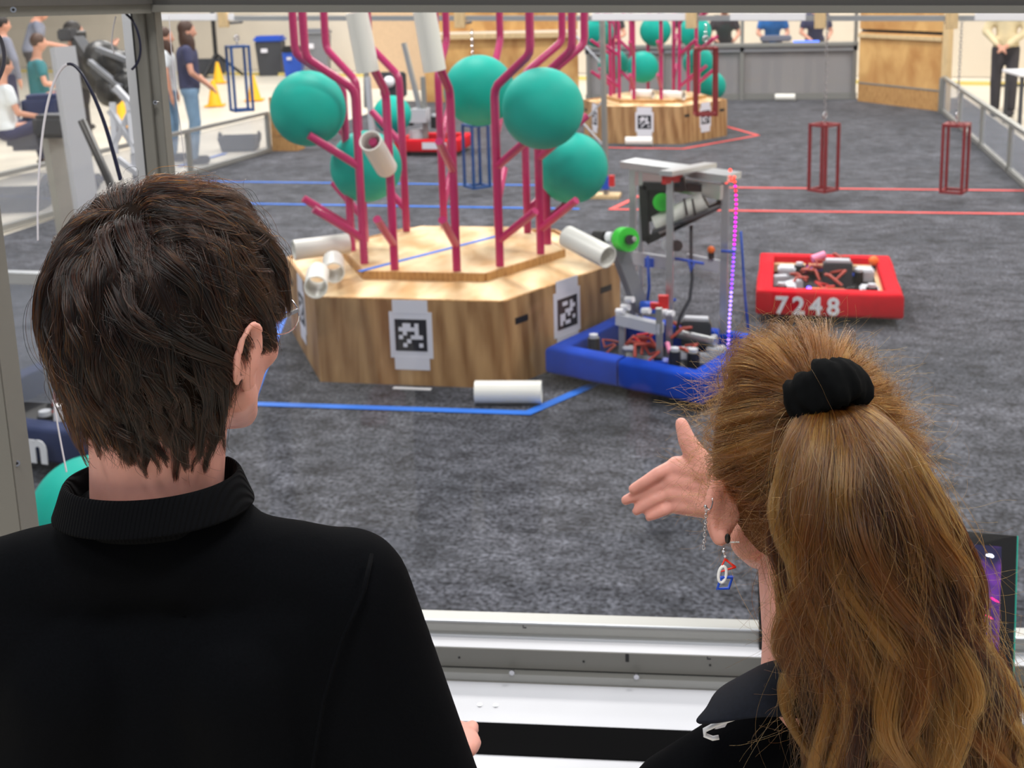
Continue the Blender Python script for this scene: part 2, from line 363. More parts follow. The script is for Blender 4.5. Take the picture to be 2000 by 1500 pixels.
_ri = Matrix.Rotation(-.037, 3, 'Z'); _o0 = Vector((-.078, 4.372, 0)); _a, _b2 = _ri @ (atz(702, 530, .521) - _o0), _ri @ (atz(1006, 452, .521) - _o0)
tp = MB(); tp.bar(_a, _b2, .034, .003)
_o = tp.build('blue_tape', BT, reef)
_me = _o.data
reef2 = make_reef(.136, 13.2, -.05, .935, .46, 'far hexagonal plywood box with magenta pipe trees, small beyond the barge beam', inset=(0, .03), k_r=.66)

# balls
def ball(x, y, D, label, r=.206):
    c = at(x, y, D); o = MB().sph((0, 0, 0), r, 40, 26).build('exercise_ball', M['teal'], smooth=True); o.location = c
    seam = MB().torus((0, 0, 0), r, .0016, Euler((1.2, .3, 0)).to_matrix(), 48, 6).build('seam', M['teal'], o, True)
    return tag(o, label, 'ball', 'teal rubber balls')
ball(602, 212, 6.35, 'teal rubber ball wedged at the left side of the near pipe trees')
ball(936, 177, 6.75, 'teal rubber ball behind the near pipe trees, left of the largest one')
ball(1060, 212, 5.85, 'largest teal rubber ball, held on the right front pipes of the near trees')
ball(1117, 328, 6.7, 'teal rubber ball low on the right of the near pipe trees')
ball(715, 325, 6.7, 'teal rubber ball low behind the left pipes of the near trees')
ball(1255, 131, 15.2, 'teal ball lowest at the front of the far pipe trees')
ball(1358, 63, 15.0, 'teal ball upper right on the far pipe trees, behind a wood block')
ball(1364, 122, 15.6, 'teal ball mid right on the far pipe trees, behind a red cage')
ball(1388, 168, 16.0, 'teal ball lowest at the right of the far pipe trees')
ball(1280, 60, 15.4, 'teal ball top centre of the far pipe trees')
ball(1168, 62, 15.2, 'teal ball top left of the far pipe trees, beside the steel pole')
ball(1198, 125, 15.8, 'teal ball mid left of the far pipe trees')
ball(766, 224, 12.5, 'teal ball carried on the distant robot seen between near pipes')
b0 = MB().sph((0, 0, 0), .206, 48, 30).build('exercise_ball', M['teal'], smooth=True); b0.location = (-.585, 1.50, .206)
tag(b0, 'teal rubber ball on the floor just beyond the left panel, by the black collar', 'ball', 'teal rubber balls')

# white pipe sections
def coral(a, b, label, ro=.057):
    o = MB().pipe(a, b, ro, .0505, 32)
    o = o.build('pvc_tube', M['pvc'], smooth=40)
    return tag(o, label, 'pipe section', 'white pipe sections')
def reefpt(k, s, u, z):      # a point on the near trees: face k, side s, distance u out of the trunk
    W = hexp(.665); a, b = W[k], W[(k + 1) % 6]; t = (b - a).normalized(); n = Vector((t.y, -t.x, 0))
    p = Vector((0, .045, 0)) + n * (.54 + u) + t * s * .172 + Vector((0, 0, z)); return Matrix.Translation((-.078, 4.372, 0)) @ Euler((0, 0, .037)).to_matrix().to_4x4() @ p
for s, lb in ((-1, 'left of two upright white tubes hung high on the front pipes'), (1, 'right of two upright white tubes hung high on the front pipes')):
    q = reefpt(0, s, .253, 0); coral((q.x - .008, q.y, 1.60), (q.x - .042, q.y - .02, 1.892), lb)
q0, q1 = reefpt(0, -1, .02, 1.075), reefpt(0, -1, .26, 1.25); d = (q1 - q0).normalized(); up = Vector((0, 0, .024))
coral(q1 - d * .25 - up * .8, q1 + d * .05 - up * .8, 'white tube slid over the front left branch, open end facing left')
c4 = at(627, 481, 6.5)
coral(c4 + Vector((-.125, -.09, -.005)), c4 + Vector((.13, .09, 0)), 'white tube lying in the trough at the back left of the near box')
c5 = at(616, 546, 5.8); coral(c5 + Vector((-.04, .13, 0)), c5 + Vector((.06, -.14, 0)), 'white tube lying in the trough at the front left corner of the near box')
c7 = at(655, 520, 6.15); coral(c7 + Vector((-.06, .12, 0)), c7 + Vector((.03, -.1, -.01)), 'white tube in the left trough, between two others')
c6 = at(1147, 482, 5.75); coral(c6 + Vector((-.115, .085, .03)), c6 + Vector((.115, -.085, -.03)), 'white tube tilted in the trough at the right, touching the blue robot')
p0, p1 = atz(928, 766, .057), atz(1058, 766, .057); coral(p0, p1, 'white tube lying on the carpet in front of the near box')
p0, p1 = atz(1514, 190, .057), atz(1553, 190, .057); coral(p0, p1, 'white tube lying at the foot of the far glass wall')
p0, p1 = atz(1222, 276, .057), atz(1274, 276, .057); coral(p0, p1, 'white tube lying in front of the far box')
coral((-.1, 12.86, .575), (.17, 12.78, .575), 'left white tube lying on top of the far box'); coral((.3, 12.86, .56), (.56, 12.72, .56), 'right white tube lying on top of the far box')

# ------------------------------------------------------------------ cages and the barge beam
def cage(x, zb, zt, m, rz, label, grp, Y=8.774):
    root = empty('hanging_cage', (x, Y, zb), rz, label, 'cage', grp); s = .088; h = zt - zb
    for i, j in ((-1, -1), (1, -1), (1, 1), (-1, 1)):
        MB().box((i * s, j * s, h / 2), (.024, .024, h), bev=.002).build('cage_post', m, root)
    for z, n in ((.0125, 'bottom_frame'), (h - .0125, 'top_frame')):
        f = MB()
        for i in (-1, 1): f.box((i * s, 0, z), (.025, 2 * s, .022)); f.box((0, i * s, z), (2 * s, .025, .022))
        if n == 'top_frame': f.bar((-s, -s, z), (s, s, z), .02); f.bar((-s, s, z), (s, -s, z), .02)
        f.build(n, m, root)
    c = MB(); zz = h; k = 0; top = 1.60 - zb
    while zz < top:
        c.torus((0, 0, zz), .011, .0032, Euler((PI / 2, 0, (k % 2) * PI / 2)).to_matrix(), 8, 5, 1, 1.7); zz += .03; k += 1
    c.build('chain', M['steel'], root)
    sh = MB().torus((0, 0, h + .07), .025, .007, Euler((PI / 2, 0, 0)).to_matrix(), 14, 6).build('shackle', M['steel'], root, True)
    return root
cage(2.14, .089, .70, M['redmetal'], PI / 4 + .1, 'dark red open cage hanging low, left of the two over the red lines', 'dark red hanging cages')
cage(3.25, .089, .70, M['redmetal'], PI / 4 + .42, 'dark red open cage hanging low beside the right guardrail', 'dark red hanging cages')
cage(1.09, .775, 1.39, M['redmetal'], .2, 'dark red open cage hanging high in front of the far box', 'dark red hanging cages')
cage(-1.08, .084, .70, M['bluemetal'], PI / 4, 'dark blue open cage hanging low behind the near pipe trees', 'dark blue hanging cages')
cage(-3.48, .829, 1.48, M['bluemetal'], PI / 4 - .05, 'dark blue open cage hanging high at the left, in front of yellow cones', 'dark blue hanging cages')
def bz(x): return 1.764 - (x + 3.957) * .0214
bm_ = empty('barge_beam', (.1, 8.45, 0), 0, 'long silver overhead beam with wood blocks crossing above the field', 'beam')
MB().bar((-4.2, 0, bz(-4.1)), (4.2, 0, bz(4.3)), .045, .045).build('beam_tube', M['alu'], bm_)
for x0, x1 in ((-4.2, -3.42), (.02, .92), (1.22, 1.85), (3.2, 3.9)):
    MB().bar((x0, -.03, bz(x0) + .012), (x1, -.03, bz(x1) + .012), .03, .062).build('sleeve', M['white'], bm_)
for x in (-3.42, -1.09, .99, 2.07, 3.12):
    blk = MB().box((x - .1, -.04, bz(x) - .0), (.095, .05, .17), bev=.003).build('wood_block', M['stud'], bm_)
    MB().cyl((x - .1, .1, bz(x) - .05), (x - .1, .345, bz(x) - .05), .012).build('hanger_bolt', M['dark'], blk, 40)
po = empty('barge_pole', (.172, 8.76, 0), 0, 'grey steel pole standing between the two boxes on a wood foot', 'pole')
MB().cyl((0, 0, .03), (-.015, 0, 1.66), .028).build('pole_tube', M['alu_grey'], po, 40)
MB().box((-.02, .02, .018), (.3, .2, .036), bev=.004).build('foot_board', M['stud'], po)
MB().box((.0, -.03, .15), (.07, .05, .12)).build('blue_clamp', M['blue'], po); MB().box((.06, -.03, .17), (.05, .05, .1)).build('red_clamp', M['red'], po)
for zz, dd in ((.5, 1), (.9, -1), (1.25, 1)):
    MB().bar((-.03, .02, zz), (-.3, .1, zz + .28 * dd), .014).build('brace', M['lgrey'], po)

# ------------------------------------------------------------------ guardrails and far walls
def rail(name, a, b, h, n, label, rev=False):
    a, b = Vector((*a, 0)), Vector((*b, 0)); root = empty(name, a, 0, label, 'guardrail'); d = b - a
    MB().bar((0, 0, h), d + Vector((0, 0, h)), .055, .04).build('top_rail', M['alu_grey'], root)
    MB().bar((0, 0, .035), d + Vector((0, 0, .035)), .05, .05).build('bottom_rail', M['alu_grey'], root)
    for i in range(n + 1):
        MB().box(d * i / n + Vector((0, 0, h / 2)), (.05, .05, h)).build('rail_post', M['alu_grey'], root)
    for i in range(n):
        MB().bar(d * (i + .03) / n + Vector((0, 0, h / 2 + .01)), d * (i + .97) / n + Vector((0, 0, h / 2 + .01)), .006, h - .1, up=(0, 0, 1)).build('rail_pane', M['fence_pane'], root)
    return root
rail('guardrail', (3.98, 1.6), (3.98, 15.65), .5, 8, 'clear panelled guardrail with grey rails along the right side of the field')
rail('guardrail', (-4.9, 6.2), (-4.5, 11.5), .5, 3, 'clear panelled guardrail with grey rails along the left side of the field')
# note: bar(): first size lies across the run, second is vertical when the run is level
def vpanel(name, a, b, z0, z1, m, th, parent):
    a, b = Vector((*a, 0)), Vector((*b, 0)); t = (b - a); mid = (a + b) / 2
    return MB().box((mid.x, mid.y, (z0 + z1) / 2), (t.length, th, z1 - z0), Euler((0, 0, math.atan2(t.y, t.x))).to_matrix()).build(name, m, parent)
st = empty('corner_station', (0, 0, 0), 0, 'angled plywood wall in the far right corner with a pine post', 'wall panel')
A_, B_ = (2.92, 17.3), (3.98, 15.82)
vpanel('upper_board', A_, B_, 1.13, 1.9, M['ply_far'], .03, st); vpanel('main_board', A_, B_, .288, 1.08, M['ply_far'], .03, st); vpanel('kick_board', A_, B_, 0, .285, M['ply_edge'], .04, st); vpanel('joint_strip', A_, B_, .28, .305, M['alu_grey'], .05, st)
vpanel('ledge', A_, B_, 1.0, 1.06, M['stud'], .1, st); vpanel('slot_board', (2.95, 17.4), (4.0, 15.9), 1.05, 1.15, M['dark'], .02, st)
MB().box((4.02, 15.74, 1.0), (.11, .09, 2.0), Euler((0, 0, -.95)).to_matrix()).build('corner_post', M['stud'], st)
MB().box((3.95, 15.6, .25), (.07, .07, .5), bev=.005).build('metal_post', M['alu_grey'], st)
st = empty('corner_station', (0, 0, 0), 0, 'plywood wall in the far left corner seen between the near pipes', 'wall panel')
A_, B_ = (-5.3, 17.9), (-3.4, 17.2)
D_ = (-1.6, 17.46)
vpanel('pale_board', (-5.6, 18.0), (-4.3, 17.5), .2, 1.75, mat('pale_board', (228, 196, 160), .6, noise=.05), .03, st)
vpanel('main_board', (-4.3, 17.5), D_, .0, 1.1, M['ply_far'], .03, st); vpanel('upper_board', (-4.3, 17.5), D_, 1.2, 1.75, M['ply_far'], .03, st)
vpanel('ledge', (-4.2, 17.38), (-1.6, 17.36), 1.08, 1.16, M['stud'], .1, st)
sb = empty('processor_box', (-4.35, 11.75, 0), 0, 'pale wood upright panel box at the end of the left guardrail', 'wood box')
MB().box((0, 0, .34), (.34, .25, .68), bev=.004).build('box_body', M['ply_edge'], sb); MB().box((0.02, -.13, .4), (.24, .015, .4)).build('box_face', M['ply_far'], sb)
fs = empty('far_station_wall', (0, 17.6, 0), 0, 'far end glass wall with grey posts and smoked lower panels', 'glass wall')
MB().box((.7, 0, .05), (4.4, .08, .1)).build('bottom_rail', M['alu_grey'], fs)
MB().box((.7, -.02, .89), (4.4, .3, .05)).build('shelf_rail', M['alu_grey'], fs)
MB().box((.7, -.05, .83), (4.4, .06, .1)).build('front_rail', M['lgrey'], fs)
MB().box((.7, 0, 1.95), (4.4, .06, .06)).build('top_rail', M['alu_grey'], fs)
for x in (-1.45, -.2, 1.09, 2.86):
    MB().box((x, -.05, 1.0), (.055, .06, 2.0)).build('wall_post', M['alu_grey'], fs)
for x0, x1 in ((-1.45, -.2), (-.2, 1.09), (1.09, 2.86)):
    MB().box(((x0 + x1) / 2, 0, .45), (x1 - x0 - .05, .008, .72)).build('lower_pane', M['far_pane'], fs)
    MB().box(((x0 + x1) / 2, 0, 1.42), (x1 - x0 - .05, .006, 1.0)).build('upper_pane', M['pane'], fs)
# ------------------------------------------------------------------ robots
rng = random.Random(7)
def V3(p, c): return Vector(p) - Vector(c)
def bumper(root, w, l, m, z0, z1, th=.095, rz=0., gap=None, name='bumper'):
    rr = Euler((0, 0, rz)).to_matrix(); zc = (z0 + z1) / 2; h = z1 - z0
    segs = [((-w / 2, -l / 2), (w / 2, -l / 2)), ((w / 2, -l / 2), (w / 2, l / 2)), ((w / 2, l / 2), (-w / 2, l / 2)), ((-w / 2, l / 2), (-w / 2, -l / 2))]
    out = []
    for i, (a, b) in enumerate(segs):
        a, b = Vector((*a, 0)), Vector((*b, 0)); t = (b - a).normalized(); n = Vector((-t.y, t.x, 0)); L = (b - a).length; r = .022
        prof = []
        for cx_, cz_, a0_ in ((th - r * .6, z1 - r * .6, 0), (r, z1 - r, 90), (r, z0 + r, 180), (th - r * .6, z0 + r * .6, 270)):
            rr2 = r if cx_ == r else r * .6
            for k in range(4): an = R(a0_ + k * 30); prof.append((cx_ + rr2 * math.cos(an), cz_ + rr2 * math.sin(an)))
        pcs = [(0, 1)] if not (gap and i == 0) else [(0, gap - .008), (gap + .008, 1)]
        for u, v in pcs:
            rings = []
            us = [u + (v - u) * k / 5 for k in range(6)]
            for w_ in us:
                ring = []
                for o_, z_ in prof:
                    e = max(o_, min(L - o_, w_ * L)) if w_ in (0, 1) else w_ * L
                    puff = .004 * math.sin(w_ * 23 + z_ * 60)
                    ring.append(rr @ (a + t * e + n * (o_ + (puff if o_ < th * .5 and 0 < w_ < 1 else 0)) + Vector((0, 0, z_))))
                rings.append(ring)
            out.append(MB().loft(rings, caps=True).build(name, m, root, 55))
    return out
def clutter(root, spots):
    for kind, p, s in spots:
        p = Vector(p)
        if kind == 'motor':
            o = MB().cyl(p, p + Vector((0, 0, .07 * s)), .026 * s, n=18).build('motor', M['black'], root, 40)
            MB().cyl(p + Vector((0, 0, .07 * s)), p + Vector((0, 0, .085 * s)), .019 * s, n=14).build('motor_cap', M['lgrey'], o, 40)
        elif kind == 'wire':
            pts = [p + Vector((math.sin(i * 1.3 + p.x * 50) * .035 * s, i * .02 * s - .05 * s, .02 + abs(math.sin(i * 1.1)) * .035 * s)) for i in range(7)]
            MB().tube(pts, .0055 * s, 7).build('wire', M['copper'] if rng.random() < .6 else M['red'] if rng.random() < .5 else M['black'], root, 60)
        elif kind == 'gear':
            MB().box(p, (.09 * s, .05 * s, .06 * s), Euler((0, 0, rng.random())).to_matrix(), .006).build('gearbox', M['lgrey'], root)
        elif kind == 'board':
            b = MB().box(p, (.1 * s, .07 * s, .014), Euler((0, 0, rng.random())).to_matrix()).build('circuit_board', M['jblue'], root)
            MB().box(p + Vector((0, 0, .012)), (.04 * s, .03 * s, .012)).build('chip', M['black'], b)
        elif kind == 'battery':
            b = MB().box(p, (.17 * s, .08 * s, .15 * s), bev=.005).build('battery', M['dark'], root)
            MB().box(p + Vector((0, 0, .085 * s)), (.14 * s, .06 * s, .02), bev=.004).build('battery_lid', M['lgrey'], b)
def text(s, size, m, parent, M4, name, ext=.0015, bold=.004, sp=1.12):
    c = bpy.data.curves.new(name, 'FONT'); c.body = s; c.size = size; c.extrude = ext; c.offset = bold; c.align_x = 'LEFT'; c.space_character = sp; c.resolution_u = 3
    o = bpy.data.objects.new(name, c); col.objects.link(o)
    me = bpy.data.meshes.new_from_object(o.evaluated_get(bpy.context.evaluated_depsgraph_get())); bpy.data.objects.remove(o)
    me.materials.clear(); me.materials.append(m)
    o = bpy.data.objects.new(name, me); col.objects.link(o); o.parent = parent; o.matrix_local = M4; return o

# blue robot
bc = Vector((1.191, 3.811, 0)); br = empty('robot', bc, 0, 'blue bumpered competition robot with tall aluminium elevator beside the near box', 'robot')
bumper(br, .893, .747, M['bluebump'], .055, .195, rz=-.403, gap=.475)
_rr = Euler((0, 0, -.403)).to_matrix()
MB().box((0, 0, .06), (.8, .66, .02), _rr).build('chassis_plate', M['black'], br)
for i, j in ((-1, -1), (1, -1), (1, 1), (-1, 1)):
    MB().cyl(_rr @ Vector((i * .27, j * .2, .05)) - _rr @ Vector((.02, 0, 0)), _rr @ Vector((i * .27, j * .2, .05)) + _rr @ Vector((.02, 0, 0)), .05, n=20).build('wheel', M['rubber'], br, 40)
def B(x, y, Y): return aty(x, y, Y) - bc
for (xt, yt, Y, w, n) in ((1236, 330, 4.25, .055, 'upright'), (1252, 335, 4.2, .035, 'upright'), (1417, 345, 4.02, .06, 'upright'), (1309, 352, 3.86, .055, 'upright')):
    t = B(xt, yt, Y); MB().bar((t.x - .006, t.y, .07), t, w, w * .6).build(n, M['alu'], br)
ta, tb_ = B(1226, 318, 4.25), B(1434, 346, 3.98)
MB().bar(ta, tb_, .15, .035).build('top_bar', M['alu'], br)
MB().bar(ta + Vector((.05, -.03, -.075)), tb_ + Vector((-.06, -.02, -.075)), .03, .075).build('top_crossbar', M['alu'], br)
MB().bar(B(1300, 339, 3.75), B(1388, 322, 4.2), .07, .025).build('stage_plate', M['alu'], br)
MB().bar(B(1296, 350, 3.78), B(1330, 344, 3.95), .02, .05).build('red_bracket', M['red'], br)
MB().bar(B(1330, 345, 3.95), B(1336, 372, 3.95), .06, .03).build('pulley_block', M['black'], br)
# carriage with chute holding a tube
Yc = 4.02
pts = [(1256, 362), (1408, 368), (1408, 398), (1262, 470)]
P4 = [B(x, y, Yc) for x, y in pts]
fr = MB()
for a_, b_ in zip(P4, P4[1:] + P4[:1]): fr.bar(a_, b_, .04, .04, up=(0, 1, 0))
fr.build('carriage_frame', M['black'], br)
MB().hull([B(1256, 362, Yc + .02), B(1302, 362, Yc + .02), B(1295, 420, Yc + .02), B(1258, 440, Yc + .02), B(1256, 362, Yc + .03), B(1302, 362, Yc + .03), B(1295, 420, Yc + .03), B(1258, 440, Yc + .03)]).build('carriage_plate', M['black'], br)
MB().bar(B(1275, 452, Yc - .06), B(1408, 402, Yc - .06), .1, .012).build('chute', M['dark'], br)
MB().cyl(B(1293, 395, Yc - .05), B(1293, 395, Yc + .02), .047, n=22).build('green_wheel', M['green'], br, 40)
cc = MB().pipe(B(1282, 440, Yc) + bc, B(1378, 392, Yc) + bc, .052, .046, 26).build('pvc_tube', M['pvc'], smooth=40)
tag(cc, 'white tube held inside the dark chute of the blue robot elevator', 'pipe section', 'white pipe sections')
for x in (1336, 1352): MB().bar(B(x, 388, Yc - .08), B(x + 6, 420, Yc - .08), .01, .008, up=(0, 1, 0)).build('strap', M['black'], br)
MB().bar(B(1237, 503, 4.2), B(1312, 515, 4.1), .02, .07).build('mid_bar', M['lgrey'], br); MB().bar(B(1340, 507, 4.05), B(1414, 522, 4.0), .02, .065).build('mid_bar', M['lgrey'], br)
MB().cyl(B(1302, 478, 4.0), B(1302, 478, 3.9), .028).build('pulley', M['lgrey'], br, 40); MB().cyl(B(1322, 480, 4.0), B(1322, 480, 3.9), .03).build('motor', M['black'], br, 40)
MB().cyl(B(1389, 505, 4.0), B(1389, 494, 4.0), .016).build('lamp_base', M['black'], br, 40); MB().sph(B(1389, 488, 4.0), .02, 14, 10).build('signal_lamp', M['orange'], br, True)
# intake arm
a0, a1 = B(1203, 474, 3.72), B(1252, 604, 3.82)
MB().bar(a0, a1, .06, .07).build('arm', M['grey'], br)
MB().cyl(B(1172, 463, 3.72), B(1240, 467, 3.62), .013).build('arm_shaft', M['alu'], br, 40)
MB().cyl(B(1163, 461, 3.74), B(1182, 463, 3.70), .03).build('motor', M['black'], br, 40)
MB().cyl(B(1186, 463, 3.69), B(1196, 463, 3.68), .026).build('hub', M['white'], br, 40)
g = MB().cyl(B(1215, 467, 3.69), B(1228, 468, 3.64), .06, n=26).build('intake_wheel', M['green'], br, 40)
MB().cyl(B(1228, 468, 3.64), B(1232, 468, 3.61), .024).build('wheel_hub', M['black'], g, 40)
# gantry
MB().bar(B(1207, 622, 3.72), B(1292, 642, 3.62), .05, .055).build('gantry_beam', M['lgrey'], br)
for x, y0, Y in ((1215, 632, 3.73), (1288, 648, 3.62)):
    t = B(x, y0, Y); MB().bar((t.x, t.y, .07), t, .04, .03).build('gantry_leg', M['alu_grey'], br)
t = B(1287, 602, 3.62); MB().bar(t, B(1288, 645, 3.62), .035, .03).build('gantry_leg', M['alu_grey'], br)
for x, y in ((1222, 600), (1230, 585), (1212, 608), (1296, 610), (1308, 612), (1262, 607)):
    MB().cyl(B(x - 7, y, 3.72), B(x + 7, y, 3.70), .016).build('roller', M['white'], br, 40)
MB().box(B(1268, 600, 3.75), (.09, .05, .05)).build('blue_mount', M['blue'], br); MB().box(B(1296, 590, 3.75), (.05, .03, .07)).build('red_clip', M['red'], br)
MB().box(B(1282, 597, 3.74), (.06, .03, .03)).build('red_clip', M['red'], br)
MB().cyl(B(1325, 652, 3.9), B(1398, 668, 3.75), .022).build('roller_shaft', M['alu'], br, 40)
MB().tube([B(1350, 440, 4.0), B(1350, 500, 3.98), B(1352, 545, 3.95), B(1347, 585, 3.92), B(1328, 620, 3.9), B(1318, 660, 3.9)], .009, 8).build('cable', M['dark'], br, True)
for pts_ in (((1265, 500), (1268, 560), (1262, 610)), ((1318, 505), (1350, 510), (1375, 515)), ((1345, 508), (1350, 530), (1356, 512)), ((1408, 490), (1436, 492)), ((1290, 592), (1320, 585))):
    MB().tube([B(x, y, 3.93) for x, y in pts_], .008, 7).build('blue_strap', M['blue'], br, True)
MB().tube([B(1447, 452, 4.05), B(1450, 500, 4.06), B(1455, 580, 4.07), B(1462, 648, 4.08)], .006, 8).build('blue_strap', M['blue'], br, True)
MB().box(B(1268, 513, 4.1), (.05, .01, .05)).build('blue_strap', M['blue'], br)
clutter(br, [('motor', B(1160, 690, 3.75), 1.2), ('motor', B(1318, 715, 3.5), 1.1), ('motor', B(1354, 720, 3.55), 1.2), ('wire', B(1240, 690, 3.7), 1.6), ('wire', B(1262, 695, 3.65), 1.7), ('wire', B(1255, 680, 3.75), 1.4),
    ('wire', B(1190, 690, 3.8), 1.2), ('gear', B(1335, 690, 3.7), 1.), ('gear', B(1372, 700, 3.72), .9), ('wire', B(1330, 660, 3.9), 1.5), ('wire', B(1345, 700, 3.6), 1.3), ('battery', B(1360, 650, 4.0), .9),
    ('gear', B(1400, 690, 3.75), 1.1), ('board', B(1285, 705, 3.6), 1.), ('wire', B(1275, 705, 3.6), 1.2), ('motor', B(1395, 680, 3.8), .8)])
MB().box(B(1228, 680, 3.7), (.06, .03, .025), bev=.008).build('white_connector', M['white'], br); MB().cyl(B(1303, 670, 3.75), B(1309, 690, 3.7), .012).build('pink_tag', M['pinkp'], br, 40)
# light strip
ls = MB(); pts_ = [(1434, 344), (1437, 372), (1438, 400), (1436, 440), (1433, 500), (1429, 560), (1425, 620), (1422, 686)]
strip_pts = [aty(x, y, 3.96) - bc for x, y in pts_]
lst = MB().tube(strip_pts, .006, 6).build('light_strip', M['dark'], br)
seg = [0]; 
for a_, b_ in zip(strip_pts, strip_pts[1:]): seg.append(seg[-1] + (b_ - a_).length)
led_m = {}
cols_ = [((255, 60, 40), 3.2), ((255, 30, 60), 2.6), ((255, 20, 190), 2.6), ((235, 30, 235), 2.8), ((150, 70, 255), 3.2), ((165, 130, 255), 4), ((90, 60, 255), 3)]
led_me = []
for i, (c, s_) in enumerate(cols_):
    led_me.append(emat('led_glow', c, s_))
NL = 40
for k in range(NL):
    u = seg[-1] * (k + .2) / NL
    i = max(j for j in range(len(seg)) if seg[j] <= u); i = min(i, len(strip_pts) - 2); f = (u - seg[i]) / (seg[i + 1] - seg[i])
    ci = 0 if k < 2 else 1 if k < 4 and k != 2 else 2 if k < 9 else 3 if k < 16 else 4 if k < 26 else 5 if k < 34 else 6 if k % 3 == 0 else 5
    p = strip_pts[i].lerp(strip_pts[i + 1], f)
    MB().sph(p + Vector((0, -.006, 0)), .0068, 8, 6).build('led', led_me[ci], lst, True)
for d_ in ((-.03, 0), (-.02, .03), (-.012, -.02), (-.038, -.03)):
    MB().sph(strip_pts[0] + Vector((d_[0], -.005, d_[1])), .008, 8, 6).build('led', led_me[0], lst, True)

# red robot
rc = Vector((2.066, 5.347, 0)); rb = empty('robot', rc, 0, 'low red bumpered robot numbered 7248 on the open carpet', 'robot')
bumper(rb, .83, .985, M['redbump'], .05, .2)
MB().box((0, 0, .07), (.68, .84, .02)).build('chassis_plate', M['black'], rb)
for i, j in ((-1, -1), (1, -1), (1, 1), (-1, 1)): MB().cyl((i * .3 - .02, j * .35, .04), (i * .3 + .02, j * .35, .04), .04, n=20).build('wheel', M['rubber'], rb, 40)
text('7248', .145, M['white'], rb, Matrix.Translation((-.305, -.4985, .068)) @ Euler((PI / 2, 0, 0)).to_matrix().to_4x4(), 'bumper_number', sp=1.35)
MB().box((.12, .39, .13), (.44, .06, .05)).build('wood_deck', M['stud'], rb); MB().box((-.22, .38, .13), (.2, .06, .05)).build('wood_deck', M['stud'], rb); MB().box((.31, .0, .13), (.03, .7, .03)).build('wood_deck', M['stud'], rb)
for x in (-.24, .24):
    for y in (-.25, .2): MB().box((x, y, .14), (.11, .13, .08), bev=.01).build('swerve_module', M['lgrey'], rb)
clutter(rb, [('motor', (-.27, -.3, .1), 1.2), ('motor', (.25, -.3, .1), 1.3), ('motor', (.2, .12, .1), 1.1), ('wire', (-.1, .1, .12), 1.8), ('wire', (-.02, -.2, .1), 1.6), ('wire', (-.16, -.08, .12), 1.6), ('wire', (.14, -.28, .1), 1.4), ('wire', (0, .25, .12), 1.8),
             ('wire', (.1, .33, .16), 1.5), ('board', (-.19, .3, .12), 1.4), ('board', (.2, .3, .12), 1.5), ('gear', (-.2, -.12, .13), 1.3), ('gear', (-.28, .03, .13), 1.1), ('battery', (.07, .1, .16), 1.05), ('motor', (-.16, .22, .1), 1.2), ('wire', (.05, -.05, .13), 1.8), ('board', (-.05, .33, .14), 1.2)])
MB().box((.0, -.3, .15), (.2, .1, .03), bev=.004).build('power_board', M['orange'], rb); MB().box((.03, -.3, .167), (.15, .03, .006)).build('power_board_slot', M['dark'], rb)
MB().cyl((-.08, .33, .2), (.0, .36, .225), .024, n=14).build('pink_cap', M['pinkp'], rb, 40)
MB().cyl((.3, .3, .12), (.3, .3, .19), .014).build('lamp_base', M['dark'], rb, 40); MB().sph((.3, .3, .205), .032, 14, 10).build('signal_lamp', M['orange'], rb, True)
MB().sph((-.11, -.3, .17), .014, 10, 8).build('status_led', emat('status_blue', (90, 80, 255), 5), rb, True)

# navy bumpered robot at lower left, and the far robot
nc = Vector((-1.47, 2.62, 0)); nb = empty('robot', nc, 0, 'navy bumpered robot with white lettering, half hidden behind the dark haired head', 'robot')
bumper(nb, .85, .8, M['navy'], .05, .21, rz=-.1)
text('cnnn', .2, M['white'], nb, Matrix.Translation((-.17, -.425, .075)) @ Euler((PI / 2, 0, -.1)).to_matrix().to_4x4(), 'bumper_lettering', bold=.008)
MB().box((0, 0, .07), (.7, .66, .02)).build('chassis_plate', M['black'], nb)
for x, y, h in ((-.18, -.15, .75), (.16, -.15, .75), (-.18, .2, .6), (.16, .2, .6)): MB().box((x, y, .08 + h / 2), (.05, .03, h)).build('upright', M['alu_grey'], nb)
MB().box((.0, -.17, .5), (.26, .01, .55)).build('side_plate', M['fence_pane'], nb); MB().box((-.01, -.15, .8), (.4, .05, .05)).build('top_bar', M['alu'], nb)
clutter(nb, [('motor', (.1, -.25, .1), 1.4), ('motor', (-.2, -.25, .1), 1.2), ('wire', (0, 0, .1), 2), ('battery', (0, .1, .15), 1)])
MB().cyl((.2, -.3, .2), (.21, -.3, .27), .02).build('white_knob', M['white'], nb, 40)
for i, j in ((-1, -1), (1, -1), (1, 1), (-1, 1)): MB().cyl((i * .27 - .02, j * .25, .045), (i * .27 + .02, j * .25, .045), .045, n=18).build('wheel', M['rubber'], nb, 40)
fc = Vector((-2.36, 11.6, 0)); fb = empty('robot', fc, 0, 'distant red bumpered robot with a leaning silver arm seen through the near pipes', 'robot')
bumper(fb, .8, .7, M['redbump'], .05, .2); MB().box((0.1, -.353, .13), (.3, .004, .08)).build('number_plate', M['paper'], fb)
MB().box((0, 0, .07), (.66, .56, .02)).build('chassis_plate', M['black'], fb)
for i, j in ((-1, -1), (1, -1), (1, 1), (-1, 1)): MB().cyl((i * .27 - .02, j * .22, .045), (i * .27 + .02, j * .22, .045), .045, n=18).build('wheel', M['rubber'], fb, 40)
q = lambda x, y, Y=11.5: aty(x, y, Y) - fc
